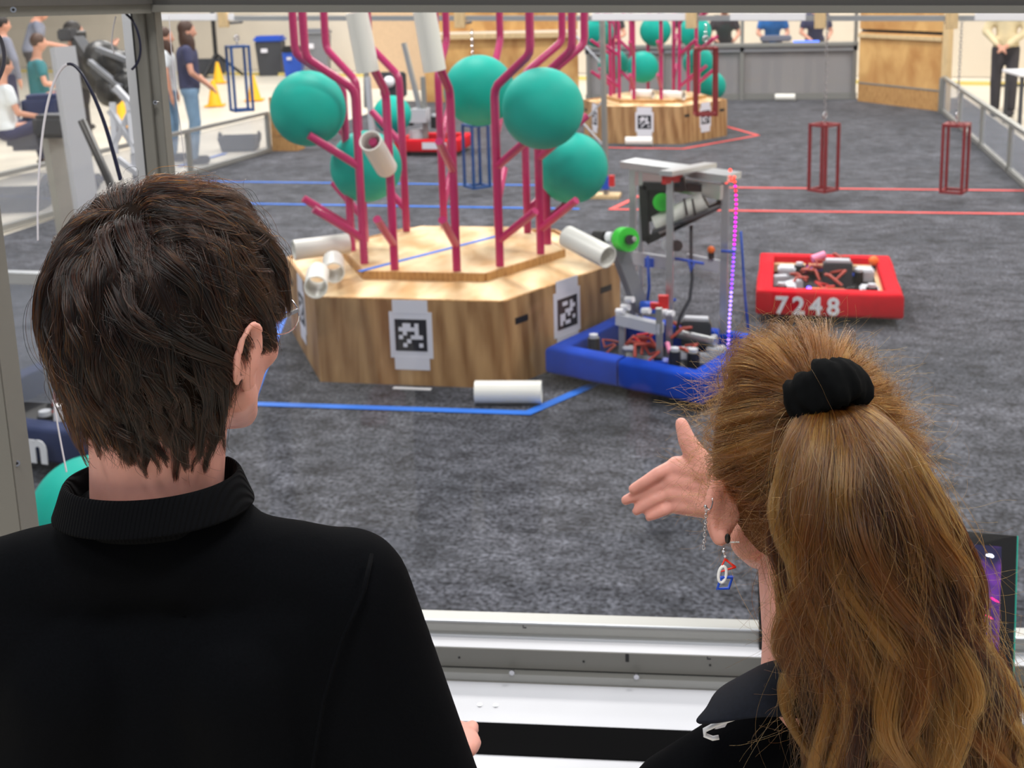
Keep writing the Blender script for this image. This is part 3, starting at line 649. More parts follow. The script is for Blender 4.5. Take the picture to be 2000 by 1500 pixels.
MB().bar(q(825, 232), q(789, 84), .07, .05).build('arm', M['alu'], fb); MB().bar(q(826, 150), q(832, 270), .05, .05).build('arm', M['alu_grey'], fb); MB().bar(q(718, 150), q(728, 270), .08, .05).build('arm', M['lgrey'], fb)
MB().bar(q(715, 90), q(716, 210), .06, .05).build('upright', M['alu_grey'], fb)
MB().box(q(768, 165), (.32, .1, .3), bev=.02).build('gripper', M['dark'], fb); MB().sph(q(760, 160, 11.4), .07).build('gripper_wheel', M['white'], fb, True); MB().box(q(820, 225), (.2, .2, .16)).build('gearbox', M['lgrey'], fb)
clutter(fb, [('motor', q(800, 245), 2), ('motor', q(850, 250), 2), ('gear', q(815, 262), 2)])

# ------------------------------------------------------------------ cones, bins, hall clutter
def cone(x, y, label):
    p = atz(x, y, 0); r = empty('traffic_cone', p, .3, label, 'cone', 'yellow cones')
    MB().loft([[Vector((rr_ * math.cos(2 * PI * k / 20), rr_ * math.sin(2 * PI * k / 20), z)) for k in range(20)] for rr_, z in ((.13, .02), (.12, .05), (.035, .44), (.03, .46), (.02, .46))], caps=True).build('cone_body', M['yellow'], r, 50)
    MB().box((0, 0, .012), (.34, .34, .024), bev=.01).build('cone_base', M['yellow'], r); return r
cone(420, 207, 'yellow cone on the hall floor, lower of the pair left of the blue cage'); cone(427, 162, 'yellow cone on the hall floor, upper of the pair left of the blue cage')
cone(497, 196, 'yellow cone behind the right post of the high blue cage'); cone(240, 248, 'yellow cone seen through the left panel beside the strut'); cone(133, 282, 'yellow cone seen through the left panel behind the grey pole')
def hbin(x, y, w, h, m, lid, label):
    p = atz(x, y, 0); r = empty('waste_bin', p, .2, label, 'bin')
    MB().loft([[Vector((w * s_ * i, w * .8 * s_ * j, z)) for i, j in ((-1, -1), (1, -1), (1, 1), (-1, 1))] for s_, z in ((.42, 0), (.5, h))], caps=True).build('bin_body', m, r)
    MB().box((0, 0, h + .06), (w * 1.1, w * .9, .16), bev=.05).build('bin_lid', lid, r); MB().box((-w * .15, -w * .42, h * .75), (w * .25, .01, h * .12)).build('sticker', M['paper'], r)
hbin(532, 146, .62, .78, M['dark'], M['blue'], 'dark grey waste bin with a blue lid by the back wall'); hbin(622, 150, .6, .95, M['grey'], M['grey'], 'tall grey waste bin by the back wall, behind a magenta pipe')
hbin(576, 148, .45, .55, M['blue'], M['black'], 'blue waste bin with a black lid between two grey bins')
p = atz(398, 115, 0); r = empty('pine_board', p, 0, 'pine board leaning upright by the back wall behind the standing person', 'board'); MB().box((0, 0, .9), (.22, .1, 1.8), Euler((.06, .03, 0)).to_matrix()).build('plank', M['stud'], r)
p = atz(425, 150, 0); r = empty('tripod_stand', p, 0, 'black speaker stand by the back wall behind the cones', 'stand')
MB().cyl((0, 0, .3), (0, 0, 2.3), .05).build('stand_pole', M['black'], r, 40)
for k in range(3): MB().cyl((0, 0, .55), (.6 * math.cos(k * 2.1 + .4), .6 * math.sin(k * 2.1 + .4), .02), .035).build('stand_leg', M['black'], r, 40)
MB().box((-.25, 0, .25), (.8, .4, .35), bev=.03).build('case', M['dark'], r)
p = atz(470, 118, 0); r = empty('door_frame', p, 0, 'brown wood door frame in the back wall above the high blue cage', 'door frame')
MB().box((-.45, 0, 1.2), (.12, .15, 2.4)).build('jamb', M['stud'], r); MB().box((.1, 0, 1.2), (.12, .15, 2.4)).build('jamb', M['stud'], r)
# crates and bags along the left guardrail
def crate(x, y, w, label, m):
    p = atz(x, y, 0); r = empty('crate', p, .25, label, 'crate')
    MB().loft([[Vector((w * s_ * i / 2, w * .7 * s_ * j / 2, z)) for i, j in ((-1, -1), (1, -1), (1, 1), (-1, 1))] for s_, z in ((.85, 0), (1, w * .35), (.93, w * .35), (.8, .03))], caps=True).build('crate_body', m, r)
    for s_ in (-1, 1): MB().torus((s_ * w * .5, 0, w * .33), w * .12, .015, Euler((PI / 2, 0, PI / 2)).to_matrix(), 12, 5).build('handle', M['black'], r, True)
crate(470, 292, .5, 'dark grey crate beyond the left guardrail near the wood box', M['dark'])
crate(40, 408, .55, 'dark basket on the floor behind the left panel', M['dark'])
p = atz(140, 392, 0); r = empty('duffel_bag', p, .3, 'dark duffel bag on the floor just left of the brown hair', 'bag')
MB().sph((0, 0, .17), (.3, .17, .17), 20, 12).build('bag_body', M['charcoal'], r, True); MB().torus((0, 0, .3), .13, .012, Euler((PI / 2, 0, 0)).to_matrix(), 20, 6).build('handle', M['black'], r, True)
# table and stands at right
p = atz(1996, 268, 0); r = empty('folding_table', (4.95, 14.2, 0), .1, 'white topped folding table beyond the right guardrail', 'table')
MB().box((.25, 0, .68), (1.2, .8, .04), bev=.008).build('tabletop', M['white'], r)
for i in (-.3, .78):
    for j in (-.33, .33): MB().box((i, j, .33), (.04, .04, .66)).build('leg', M['dark'], r)
p = atz(1990, 160, 0); r = empty('office_chair', (6.1, 18.5, 0), 0, 'black wheeled chair standing beyond the right guardrail', 'chair')
MB().cyl((0, 0, .1), (0, 0, .5), .03).build('column', M['black'], r, 40); MB().box((0, 0, .52), (.5, .5, .08), bev=.03).build('seat', M['black'], r); MB().box((0, .24, .95), (.46, .06, .6), Euler((-.1, 0, 0)).to_matrix(), .02).build('backrest', M['black'], r)
for k in range(5): MB().cyl((0, 0, .12), (.32 * math.cos(k * 1.257), .32 * math.sin(k * 1.257), .05), .02).build('base_arm', M['black'], r, 40)
r = empty('easel_stand', (5.6, 19.0, 0), 0, 'grey metal display stand beyond the right guardrail', 'stand')
for x in (-.2, .2): MB().bar((x, 0, 0), (x * .6, .1, 1.5), .04).build('stand_leg', M['alu_grey'], r)
MB().box((0, .05, 1.1), (.5, .05, .1)).build('crossbar', M['alu_grey'], r); MB().box((0, .4, .03), (.8, .06, .04)).build('foot', M['dark'], r)

# camera crane strut and grey posts outside the left rail
r = empty('lighting_post', (0, 0, 0), 0, 'tall pale grey square post seen through the left panel behind the black arch', 'post')
a_, b_ = at(168, 360, 7.2), at(122, 92, 7.2); MB().bar((a_.x + .02, a_.y, 0), b_, .13, .09).build('post_tube', M['lgrey'], r)
r = empty('lighting_post', (0, 0, 0), 0, 'grey post with a dark clamp behind the pale post at left', 'post')
a_, b_ = at(128, 360, 8.2), at(108, 265, 8.2); MB().bar((a_.x + .02, a_.y, 0), b_, .16, .1).build('post_tube', M['alu_grey'], r); MB().box(at(108, 245, 8.1), (.26, .2, .16), bev=.03).build('clamp', M['dark'], r)
r = empty('light_stand', (0, 0, 0), 0, 'thin black leaning rod seen beside the dark arch at left', 'rod')
a_, b_ = at(212, 350, 4.2), at(160, 235, 4.2); MB().tube([Vector((at(262, 560, 3.9).x, at(262, 560, 3.9).y, .0)), at(232, 400, 4.0), a_, b_], .016, 8).build('rod_tube', M['black'], r, True)
r = empty('truss_frame', (0, 0, 0), 0, 'grey lattice truss leaning behind the left panel by the cone', 'truss')
for u, v in (((220, 200), (225, 300)), ((250, 200), (262, 300)), ((215, 215), (262, 285)), ((255, 215), (220, 290)), ((225, 170), (262, 210)), ((230, 310), (270, 340))):
    MB().bar(at(*u, 9.2), at(*v, 9.2), .045).build('truss_bar', M['lgrey'], r)
_t = at(262, 300, 9.2); MB().bar(_t, (_t.x, _t.y, 0), .045).build('truss_leg', M['lgrey'], r)

# ------------------------------------------------------------------ people in the hall
def cap(mb, a, b, ra, rb=None, n=14):
    rb = ra if rb is None else rb; mb.cyl(a, b, ra, rb, n); mb.sph(a, ra, n, 8); mb.sph(b, rb, n, 8)
def person_bg(x, y, rz, h, shirt, trousers, hair, pose, label, z0=0., longhair=False, vox=.02, sleeve=.5):
    k = h / 1.75; root = empty('person', (x, y, z0), rz, label, 'person')
    S = lambda *p: Vector(p) * k
    if pose == 'sit':
        hip = .48; dz = -.44; knee = lambda s: S(s * .13, .42, .5); foot = lambda s: S(s * .13, .46, .06); sh = .97; head = S(0, .06, 1.2)
    elif pose == 'bend': hip = .92; knee = lambda s: S(s * .1, .03, .5); foot = lambda s: S(s * .11, 0, .06); sh = 1.36; head = S(0, .22, 1.5)
    else: hip = .92; knee = lambda s: S(s * .1, .03, .5); foot = lambda s: S(s * .1, -.02, .06); sh = 1.42; head = S(0, .03, 1.6)
    lean = .12 if pose == 'bend' else 0
    el = {s: S(s * .25, .04 + lean, sh - .3) for s in (-1, 1)}
    if pose == 'clasp': ha = {s: S(s * .04 + .02, .24, .93) for s in (-1, 1)}
    elif pose == 'camera': el = {s: S(s * .3, .12, sh - .22) for s in (-1, 1)}; ha = {s: S(s * .14, .38, sh + .02) for s in (-1, 1)}
    elif pose in ('sit', 'bend'): ha = {s: S(s * .16, .36 + lean, sh - .38) for s in (-1, 1)}
    else: ha = {s: S(s * .25, .08, sh - .58) for s in (-1, 1)}
    b = MB(); b.sph(head, (.078 * k, .095 * k, .118 * k)); cap(b, head - S(0, .02, .05), S(0, lean * .8, sh), .055 * k, .06 * k)
    b.sph(head + S(0, .1, -.03), .018 * k, 8, 6)
    for s in (-1, 1): b.sph(head + S(s * .08, -.01, -.01), (.014 * k, .02 * k, .03 * k), 8, 6)
    cap(b, S(0, lean, sh - .05), S(0, 0, hip), .1 * k, .11 * k)
    for s in (-1, 1):
        shp = S(s * .16, lean, sh - .03); cap(b, S(0, lean, sh - .05), shp, .06 * k, .05 * k); cap(b, shp, el[s], .045 * k, .036 * k); cap(b, el[s], ha[s], .036 * k, .026 * k)
        d = (ha[s] - el[s]).normalized(); cap(b, ha[s], ha[s] + d * .07 * k, .032 * k, .024 * k)
        for f in range(4): cap(b, ha[s] + d * .06 * k + S(0, 0, .02 - f * .014), ha[s] + d * .13 * k + S(-s * .02, 0, .015 - f * .014), .009 * k, n=6)
        cap(b, S(s * .09, 0, hip), knee(s), .07 * k, .05 * k); cap(b, knee(s), foot(s), .05 * k, .04 * k)
    bd = melt(b, 'body', M['skin_bg'], vox * .75, 3, root)
    t = MB(); cap(t, S(0, lean, sh - .1), S(0, 0, hip + .02), .135 * k, .13 * k)
    t.sph(S(0, lean, sh - .14), (.19 * k, .125 * k, .17 * k)); t.sph(S(0, 0, hip + .02), (.17 * k, .12 * k, .1 * k))
    for s in (-1, 1):
        shp = S(s * .16, lean, sh - .04); cap(t, S(0, lean, sh - .05), shp, .075 * k, .066 * k); e = shp.lerp(el[s], sleeve if sleeve < 1 else 1); cap(t, shp, e, .066 * k, .06 * k)
        if sleeve >= 1: cap(t, el[s], el[s].lerp(ha[s], .85), .055 * k, .042 * k)
    melt(t, 'shirt', shirt, vox, 4, root)
    t = MB(); t.sph(S(0, 0, hip - .02), (.165 * k, .12 * k, .12 * k))
    for s in (-1, 1): cap(t, S(s * .085, 0, hip - .04), knee(s), .095 * k, .07 * k); cap(t, knee(s), foot(s) + S(0, 0, .04), .075 * k, .062 * k)
    melt(t, 'trousers', trousers, vox, 4, root)
    for s in (-1, 1): MB().box(foot(s) + S(0, .06, -.025), (.09 * k, .26 * k, .07 * k), bev=.02).build('shoe', M['charcoal'], root)
    hr = MB(); hr.sph(head + S(0, -.02, .035), (.09 * k, .1 * k, .105 * k))
    if longhair:
        hr.sph(head + S(0, -.04, -.08), (.1 * k, .075 * k, .17 * k)); hr.sph(head + S(.07, .03, -.16), (.04 * k, .05 * k, .13 * k)); hr.sph(head + S(-.07, .03, -.16), (.04 * k, .05 * k, .13 * k))
    melt(hr, 'hair', hair, vox * .7, 3, root)
    return root
person_bg(*atz(383, 318, 0)[:2], -1.1, 1.7, M['navytee'], M['denim'], M['brownhair'], 'clasp', 'person with long brown hair, navy tee and light jeans, hands clasped, beyond the left guardrail', longhair=True)
person_bg(*atz(340, 312, 0)[:2], -1.2, 1.62, M['whitecloth'], M['denim'], M['brownhair'], 'stand', 'person in a white top half hidden behind the one in a navy tee', longhair=True)
c_ = at(150, 160, 12.5); pc = person_bg(c_.x, c_.y, -.9, 1.76, M['charcoal'], M['charcoal'], M['darkhair'], 'camera', 'person in black holding up a camera, seen through the left panel', sleeve=1)
hc = empty('video_camera', (0, 0, 0), 0, 'dark video camera rig held by the person in black', 'camera'); g_ = at(134, 68, 12.2); MB().box(g_, (.16, .2, .13), bev=.02).build('camera_body', M['dark'], hc); MB().cyl(g_, g_ + Vector((.14, .1, 0)), .04).build('lens', M['black'], hc, 40)
MB().bar(g_ + Vector((.1, 0, -.05)), g_ + Vector((.62, -.3, -.55)), .12, .1).build('rig_arm', M['dark'], hc)
mb = MB()
for x, y, D, r in ((200, 118, 12.2, .22), (228, 135, 12, .2), (185, 150, 12.3, .2), (250, 165, 11.8, .17), (215, 175, 12, .18), (262, 190, 11.7, .12)): mb.sph(at(x, y, D), (r * 1.2, r, r * .85), 14, 10, Euler((x, .3, y)).to_matrix())
melt(mb, 'padded_vest', M['black'], .03, 2, hc)
for a_, b_ in (((190, 95), (255, 120)), ((205, 160), (262, 205)), ((175, 120), (235, 170))): MB().bar(at(*a_, 11.9), at(*b_, 11.6), .05).build('support_strut', M['grey'], hc)
c_ = at(80, 200, 15.5); person_bg(c_.x, c_.y, -.8, 1.72, M['tealcloth'], M['navytee'], M['brownhair'], 'sit', 'person in a teal jacket sitting, seen through the left panel', z0=.22)
c_ = at(18, 190, 16.5); person_bg(c_.x, c_.y, -.6, 1.78, M['greycloth'], M['navytee'], M['darkhair'], 'stand', 'person in grey standing behind the seated ones at the left edge', sleeve=1)
c_ = at(62, 120, 18.5); person_bg(c_.x, c_.y, -.9, 1.8, M['greycloth'], M['charcoal'], M['darkhair'], 'bend', 'person in a grey shirt bending over the teal jacket at far left', z0=.2)
c_ = at(12, 250, 13.0); person_bg(c_.x, c_.y, -.5, 1.7, M['whitecloth'], M['navytee'], M['darkhair'], 'sit', 'person with white sleeves and dark jeans sitting lowest at the left edge', z0=.1)
for i, (x, y, w, h_) in enumerate(((88, 222, .45, .45), (52, 262, .4, .35))):
    tag(MB().box(at(x, y, 13.4) , (w, .35, h_), Euler((0, 0, .4)).to_matrix(), .06).build('backpack', M['navy'] if i == 0 else M['greycloth']), ('navy' if i == 0 else 'grey') + ' backpack on the floor by the seated people at left', 'bag')
person_bg(4.72, 15.3, 2.9, 1.8, M['cream'], M['charcoal'], M['brownhair'], 'clasp', 'person in a cream shirt and charcoal trousers beyond the right guardrail', sleeve=1)
for x, sh_, lab, po_ in ((.15, M['charcoal'], 'person in charcoal behind the far glass wall, left of the grey wall post', 'stand'), (.75, M['charcoal'], 'person in dark clothes behind the far glass wall, right beside the wall post', 'bend'), (1.55, M['bluecloth'], 'person in a blue shirt leaning on the far shelf', 'bend'), (2.25, M['navytee'], 'person in navy leaning on the far shelf beside the blue shirt', 'bend')):
    person_bg(x, 18.42, PI + .1, 1.72, sh_, M['charcoal'], M['darkhair'], po_, lab, sleeve=.6)
tag(MB().box((1.62, 17.72, .98), (.5, .24, .09), bev=.02).build('equipment_case', M['greycloth']), 'grey case on the far shelf in front of the blue shirt', 'case')
tag(MB().box((2.1, 17.62, .93), (.4, .1, .02)).build('tablet', emat('tablet_blue', (90, 130, 255), 1.5)), 'glowing blue tablet lying on the far shelf', 'tablet')
person_bg(-1.2, 18.6, PI, 1.75, M['charcoal'], M['charcoal'], M['darkhair'], 'bend', 'person in dark clothes behind the far wall between the near and far pipe trees')
# ------------------------------------------------------------------ station wall in front of the two people
WR = R(7); O_ = Vector((1.47, .004, 0))
sw = empty('station_wall', O_, WR, 'grey aluminium framed clear wall with layered sill and white console shelf behind it', 'frame wall')
def zr(u): return 1.9718 - .0275 * (u + .11)
MB().hull([(u, v, zr(u) + w) for u in (-.74, 1.7) for v in (-.045, .03) for w in (0, .0115)]).build('top_lip', M['frame'], sw)
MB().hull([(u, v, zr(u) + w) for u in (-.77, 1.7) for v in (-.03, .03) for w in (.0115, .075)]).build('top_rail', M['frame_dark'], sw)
MB().box((-.7345, -.012, 1.0), (.020, .034, 1.985), bev=.0012).build('corner_post', M['frame'], sw)
MB().box((-.7165, -.008, 1.0), (.016, .03, 1.985), bev=.0012).build('corner_post', M['frame'], sw)
MB().box((-.7465, -.012, 1.3), (.004, .03, 1.4)).build('gasket', M['black'], sw)
MB().box((1.66, 0, 1.0), (.05, .05, 2.0)).build('corner_post', M['frame'], sw)
MB().box((.48, .012, 1.42), (2.35, .005, 1.13)).build('pane', M['pane'], sw)
# sill, from the glass towards the people
MB().box((.48, .008, .858), (2.4, .03, .034)).build('sill_lip', M['alu_grey'], sw)
MB().box((.48, -.0085, .8735), (2.4, .004, .003)).build('sill_bead', M['alu'], sw)
MB().box((.48, -.010, .846), (2.4, .008, .006)).build('sill_bead', M['alu'], sw)
MB().box((.48, -.016, .826), (2.4, .056, .034)).build('sill_ledge', M['white'], sw)
MB().box((.48, -.0445, .8235), (2.4, .004, .037)).build('sill_face', M['frame'], sw)
MB().box((.48, -.042, .8035), (2.4, .008, .004)).build('sill_gap', M['black'], sw)
MB().box((.48, -.051, .794), (2.4, .02, .016)).build('sill_strip', M['alu_grey'], sw)
MB().box((.48, .02, .4), (2.4, .02, .8)).build('lower_panel', M['alu_grey'], sw)
def wl(x, y, v):        # sight line -> local point on the wall plane at offset v
    nx, ny = -math.sin(WR), math.cos(WR); d = ray(x, y); k = (v - ((CAM.x - O_.x) * nx + (CAM.y - O_.y) * ny)) / (d.x * nx + d.y * ny)
    p = CAM + d * k - O_; return Vector((p.x * math.cos(WR) + p.y * math.sin(WR), v, p.z))
for x, y in ((897, 1284), (1140, 1292), (1387, 1299)):
    p = wl(x, y, -.0467); MB().cyl(p, p + Vector((0, -.0006, 0)), .0022, n=12).build('screw_hole', M['black'], sw, 40)
p = wl(1225, 1285, -.0467); MB().box(p, (.0065, .0012, .016), bev=.0005).build('slot', M['black'], sw)
for x, y, v in ((1025, 1226, -.0072), (1385, 1287, -.0467)):
    p = wl(x, y, v); MB().box(p, (.006, .0008, .002)).box(p + Vector((-.003, 0, .002)), (.0015, .0008, .006)).build('pen_mark', M['ink'], sw)
for x, y in ((1000, 1312), (1243, 1320)):
    p = wl(x, y, -.061); MB().cyl(p, p + Vector((0, -.004, 0)), .005, n=10).build('bolt', M['steel'], sw, 40)
for x, y, v in ((332, 200, -.033), (200, 16, -.041), (430, 17, -.02), (963, 15, -.02), (1515, 13, -.02)):
    p = wl(x - 28 if x == 332 else x, y, v); b_ = MB().cyl(p + Vector((0, .002, 0)), p + Vector((0, -.002, 0)), .0038, n=16).build('screw', M['steel'], sw, 40); MB().cyl(p + Vector((0, -.0018, 0)), p + Vector((0, -.0024, 0)), .0018, n=6).build('screw_socket', M['black'], b_)
sh = empty('console_shelf', O_, WR, 'white console shelf with a black strip running behind both people', 'shelf')
MB().box((.48, -.281, .776), (2.36, .44, .02), bev=.002).build('shelf_board', mat('shelf_white', (196, 198, 204), .45, noise=.03, nscale=8), sh)
for x in (-.55, .3, 1.3): MB().box((x, -.15, .70), (.03, .26, .13)).build('shelf_bracket', M['alu_grey'], sh)
def shl(x, y, z=.7865): p = atz(x, y, z) - O_; return Vector((p.x * math.cos(WR) + p.y * math.sin(WR), -p.x * math.sin(WR) + p.y * math.cos(WR), z))
v0, v1 = shl(1140, 1420).y, shl(1140, 1482).y
MB().box((.48, (v0 + v1) / 2, .7872), (2.36, abs(v0 - v1), .0022)).build('hook_strip', mat('hook_fabric', (9, 9, 10), .95, spec=.05), sh)
for x, y in ((937, 1378), (968, 1379), (1405, 1415)):
    p = shl(x, y); b_ = MB().cyl(p, p + Vector((0, 0, .002)), .0035, n=14).build('rivet', M['alu'], sh, 40); MB().cyl(p, p + Vector((0, 0, .0024)), .0015, n=8).build('rivet_pin', M['dark'], b_)

# side panel to the left, angled towards us
sp = empty('side_panel_wall', (0, 0, 0), 0, 'narrow angled clear side panel with grey posts at the far left', 'frame wall')
pA = at(18, 970, 1.57); pB = O_ + Vector((math.cos(WR) * -.745, math.sin(WR) * -.745, 0))
dirp = (Vector((pA.x, pA.y, 0)) - Vector((pB.x, pB.y, 0))).normalized(); ang = math.atan2(dirp.y, dirp.x)
MB().box((pA.x, pA.y, 1.0), (.045, .05, 1.99), Euler((0, 0, ang)).to_matrix(), .0015).build('side_post', M['frame'], sp)
a_, b_ = at(-60, 24, 1.62), at(276, 17, 1.93)
MB().bar(a_, b_, .04, .0155).build('side_rail', M['frame'], sp)
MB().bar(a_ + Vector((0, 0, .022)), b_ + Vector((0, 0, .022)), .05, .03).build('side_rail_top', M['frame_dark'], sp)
p0_, p1_ = Vector((pA.x, pA.y, 0)), Vector((pB.x, pB.y, 0)); mid = (p0_ + p1_) / 2
MB().box((mid.x, mid.y, 1.35), ((p0_ - p1_).length, .004, 1.25), Euler((0, 0, ang)).to_matrix()).build('pane', M['pane'], sp)
q_ = at(262, 25, 2.12); MB().box((q_.x, q_.y, 1.0), (.034, .03, 1.98)).build('inner_post', M['lgrey'], sp)
for x, y, D in ((33, 905, 1.545), (26, 19, 1.62)):
    p = at(x, y, D); nn = (CAM - p).normalized(); b_ = MB().cyl(p, p + nn * .003, .0042, n=16).build('screw', M['steel'], sp, 40); MB().cyl(p + nn * .0028, p + nn * .0034, .002, n=6).build('screw_socket', M['black'], b_)
def hoop(pts, rs, D, label, split=None):
    P = [at(x, y, D) for x, y in pts]
    # smooth the polyline
    for _ in range(3):
        Q = [P[0]]
        for a_, b_ in zip(P, P[1:]): Q += [a_.lerp(b_, .25), a_.lerp(b_, .75)]
        P = Q + [P[-1]]
    root = empty('clear_strip', P[0], 0, label, 'strip'); n = len(P); P = [p - P[0] for p in P]; k = int(n * (split or 0))
    rad = lambda i: rs[0] + (rs[1] - rs[0]) * i / n
    if k: MB().tube(P[:k + 1], [rad(i) for i in range(k + 1)], 7).build('pale_edge', M['strip_white'], root, True)
    if n - k > 4: MB().tube(P[k:], [rad(i + k) for i in range(n - k)], 7).build('dark_edge', M['strip_dark'], root, True)
hoop([(74, 470), (73, 400), (78, 300), (90, 210), (108, 150), (130, 122), (152, 130), (178, 175), (203, 235), (222, 300), (236, 352)], (.0012, .0034), 1.74, 'thin bent strip arching behind the left panel, half pale and half dark', .5)
hoop([(246, 27), (262, 42), (274, 78), (275, 105), (268, 125), (257, 136)], (.0022, .0022), 1.9, 'short dark bent strip curving beside the left post near the top')
hoop([(-12, 60), (2, 75), (9, 105), (8, 130), (-8, 165)], (.003, .003), 1.68, 'dark bent strip cut by the left picture edge')
hoop([(226, 32), (220, 60), (218, 85), (223, 105)], (.0012, .0012), 1.9, 'faint pale curved strip left of the dark one', .97)
hoop([(104, 780), (116, 850), (130, 922)], (.0012, .0012), 1.6, 'thin pale sheet edge seen left of the neck above the teal ball', .97)
hoop([(330, 30), (336, 120), (345, 200), (352, 240), (362, 330)], (.0007, .0007), 2.2, 'hairline sheet edge just right of the wide grey post', .97)

# screen on the shelf at the right
lp = empty('monitor', (0, 0, 0), 0, 'black framed screen glowing purple with pink LED reflections behind the long ponytail', 'screen')
BR, BL = atz(1976, 1392, .79), atz(1484, 1335, .79)
dF = Vector((-.234, .972, 0)) * .05
def D_of(p): return (p - CAM).dot(_F)
TR, TL = at(1986, 1047, D_of(BR + dF)), at(1478, 1000, D_of(BL + dF))
nrm = (BR - BL).cross(TR - BR).normalized(); nrm = nrm if nrm.y > 0 else -nrm
MB().hull([p + nrm * t for p in (BR, BL, TR, TL) for t in (0, .008)]).build('screen_lid', M['black'], lp)
def uv(u, v, t=-.0015): return (BL.lerp(BR, u)).lerp(TL.lerp(TR, u), v) + nrm * t
sm_ = bpy.data.materials.new('screen_picture'); sm_.use_nodes = True; nt = sm_.node_tree; b = nt.nodes['Principled BSDF']
tc = nt.nodes.new('ShaderNodeTexCoord'); n1 = nt.nodes.new('ShaderNodeTexNoise'); n1.inputs['Scale'].default_value = 14; n1.inputs['Detail'].default_value = 5
r1 = nt.nodes.new('ShaderNodeValToRGB'); e = r1.color_ramp.elements
e[0].position = .38; e[0].color = (.008, .006, .05, 1); e[1].position = .5; e[1].color = (.10, .02, .24, 1)
for p_, c_ in ((.58, (.22, .04, .42, 1)), (.63, (.9, .03, .3, 1)), (.67, (.25, .03, .4, 1))):  # pink stop paints LED reflections into the screen colour
    k = e.new(p_); k.color = c_
nt.links.new(tc.outputs['Object'], n1.inputs['Vector']); nt.links.new(n1.outputs[0], r1.inputs[0]); nt.links.new(r1.outputs[0], b.inputs['Emission Color']); b.inputs['Emission Strength'].default_value = 1.; b.inputs['Base Color'].default_value = (.01, .01, .01, 1)
scr_ = MB().hull([uv(u, v, t) for u in (.05, .945) for v in (.08, .93) for t in (-.001, -.0002)]).build('screen_picture', sm_, lp)
gl = emat('screen_light', (225, 235, 255), 3); gp = emat('pink_led_reflection', (255, 40, 120), 2.2); gr_ = emat('screen_red', (255, 60, 40), 2.2)  # pink spots glow to stand in for LED reflections on the screen
for x, y, w, h, m in ((1933, 1086, 16, 10, gl), (1908, 1112, 14, 14, gl), (1890, 1124, 9, 9, gl), (1936, 1292, 15, 14, gl), (1908, 1182, 14, 9, gr_), (1900, 1165, 4, 34, gp), (1893, 1150, 4, 20, gp), (1900, 1131, 9, 5, gp), (1943, 1172, 20, 4, gp), (1930, 1204, 24, 4, gp), (1944, 1299, 6, 4, gp)):
    # place on the lid plane
    d = ray(x, y); k = (BR - nrm * .002 - CAM).dot(nrm) / d.dot(nrm); p = CAM + d * k
    s_ = k / FPX; MB().sph(p, (w * s_ / 2, .0006, h * s_ / 2), 10, 6, Euler((.1, .5 if w > 2 * h else 0, -.1)).to_matrix()).build('light_spot', m, scr_, True)
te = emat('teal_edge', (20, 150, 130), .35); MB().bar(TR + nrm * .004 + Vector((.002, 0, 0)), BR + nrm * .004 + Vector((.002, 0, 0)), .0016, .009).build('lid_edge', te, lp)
MB().hull([p + w_ for p in (BR, BL, BR - Vector((-.234, .972, 0)) * .2, BL - Vector((-.234, .972, 0)) * .2) for w_ in (Vector((0, 0, -.003)), Vector((0, 0, .009)))]).build('keyboard_base', M['black'], lp)

# ------------------------------------------------------------------ the two people in front
RH = _R0.normalized(); FH = Vector((math.sin(YAW), math.cos(YAW), 0)); ZZ = Vector((0, 0, 1))
def frame(origin, yaw=0., pitch=0., roll=0.):     # columns: right, forward, up in camera-facing axes
    base = Matrix((RH, FH, ZZ)).transposed(); rot = base @ Euler((pitch, roll, yaw), 'YXZ').to_matrix()
    return Matrix.Translation(origin) @ rot.to_4x4()
def head_shape(mb, T, s=1., female=False):
    p = lambda x, y, z: T @ (Vector((x, y, z)) * s); r3 = T.to_3x3()
    mb.sph(p(0, 0, 0), (.074 * s, .094 * s, .098 * s), 28, 20, r3); mb.sph(p(0, .045, -.05), (.056 * s, .052 * s, .07 * s), 20, 14, r3)
    mb.sph(p(0, -.03, -.03), (.066 * s, .06 * s, .07 * s), 20, 14, r3)
    mb.sph(p(0, .078, -.108), (.026 * s, .02 * s, .018 * s), 14, 10, r3)
    for sx in (-1, 1):
        cap(mb, p(sx * .056, .015, -.07), p(sx * .014, .078, -.108), .019 * s, .016 * s, 12)
        mb.sph(p(sx * .036, .074, -.045), (.022 * s, .018 * s, .02 * s), 12, 8, r3)
        cap(mb, p(sx * .045, .078, .002), p(sx * .012, .092, .002), .0105 * s, .009 * s, 10)
    cap(mb, p(0, .09, -.008), p(0, .108, -.042), .009 * s, .0115 * s, 12)
    for sx in (-1, 1): mb.sph(p(sx * .011, .1, -.046), .008 * s, 10, 7)
    cap(mb, p(-.02, .09, -.075), p(.02, .09, -.075), .006 * s, .006 * s, 10); cap(mb, p(-.016, .089, -.084), p(.016, .089, -.084), .007 * s, .007 * s, 10)
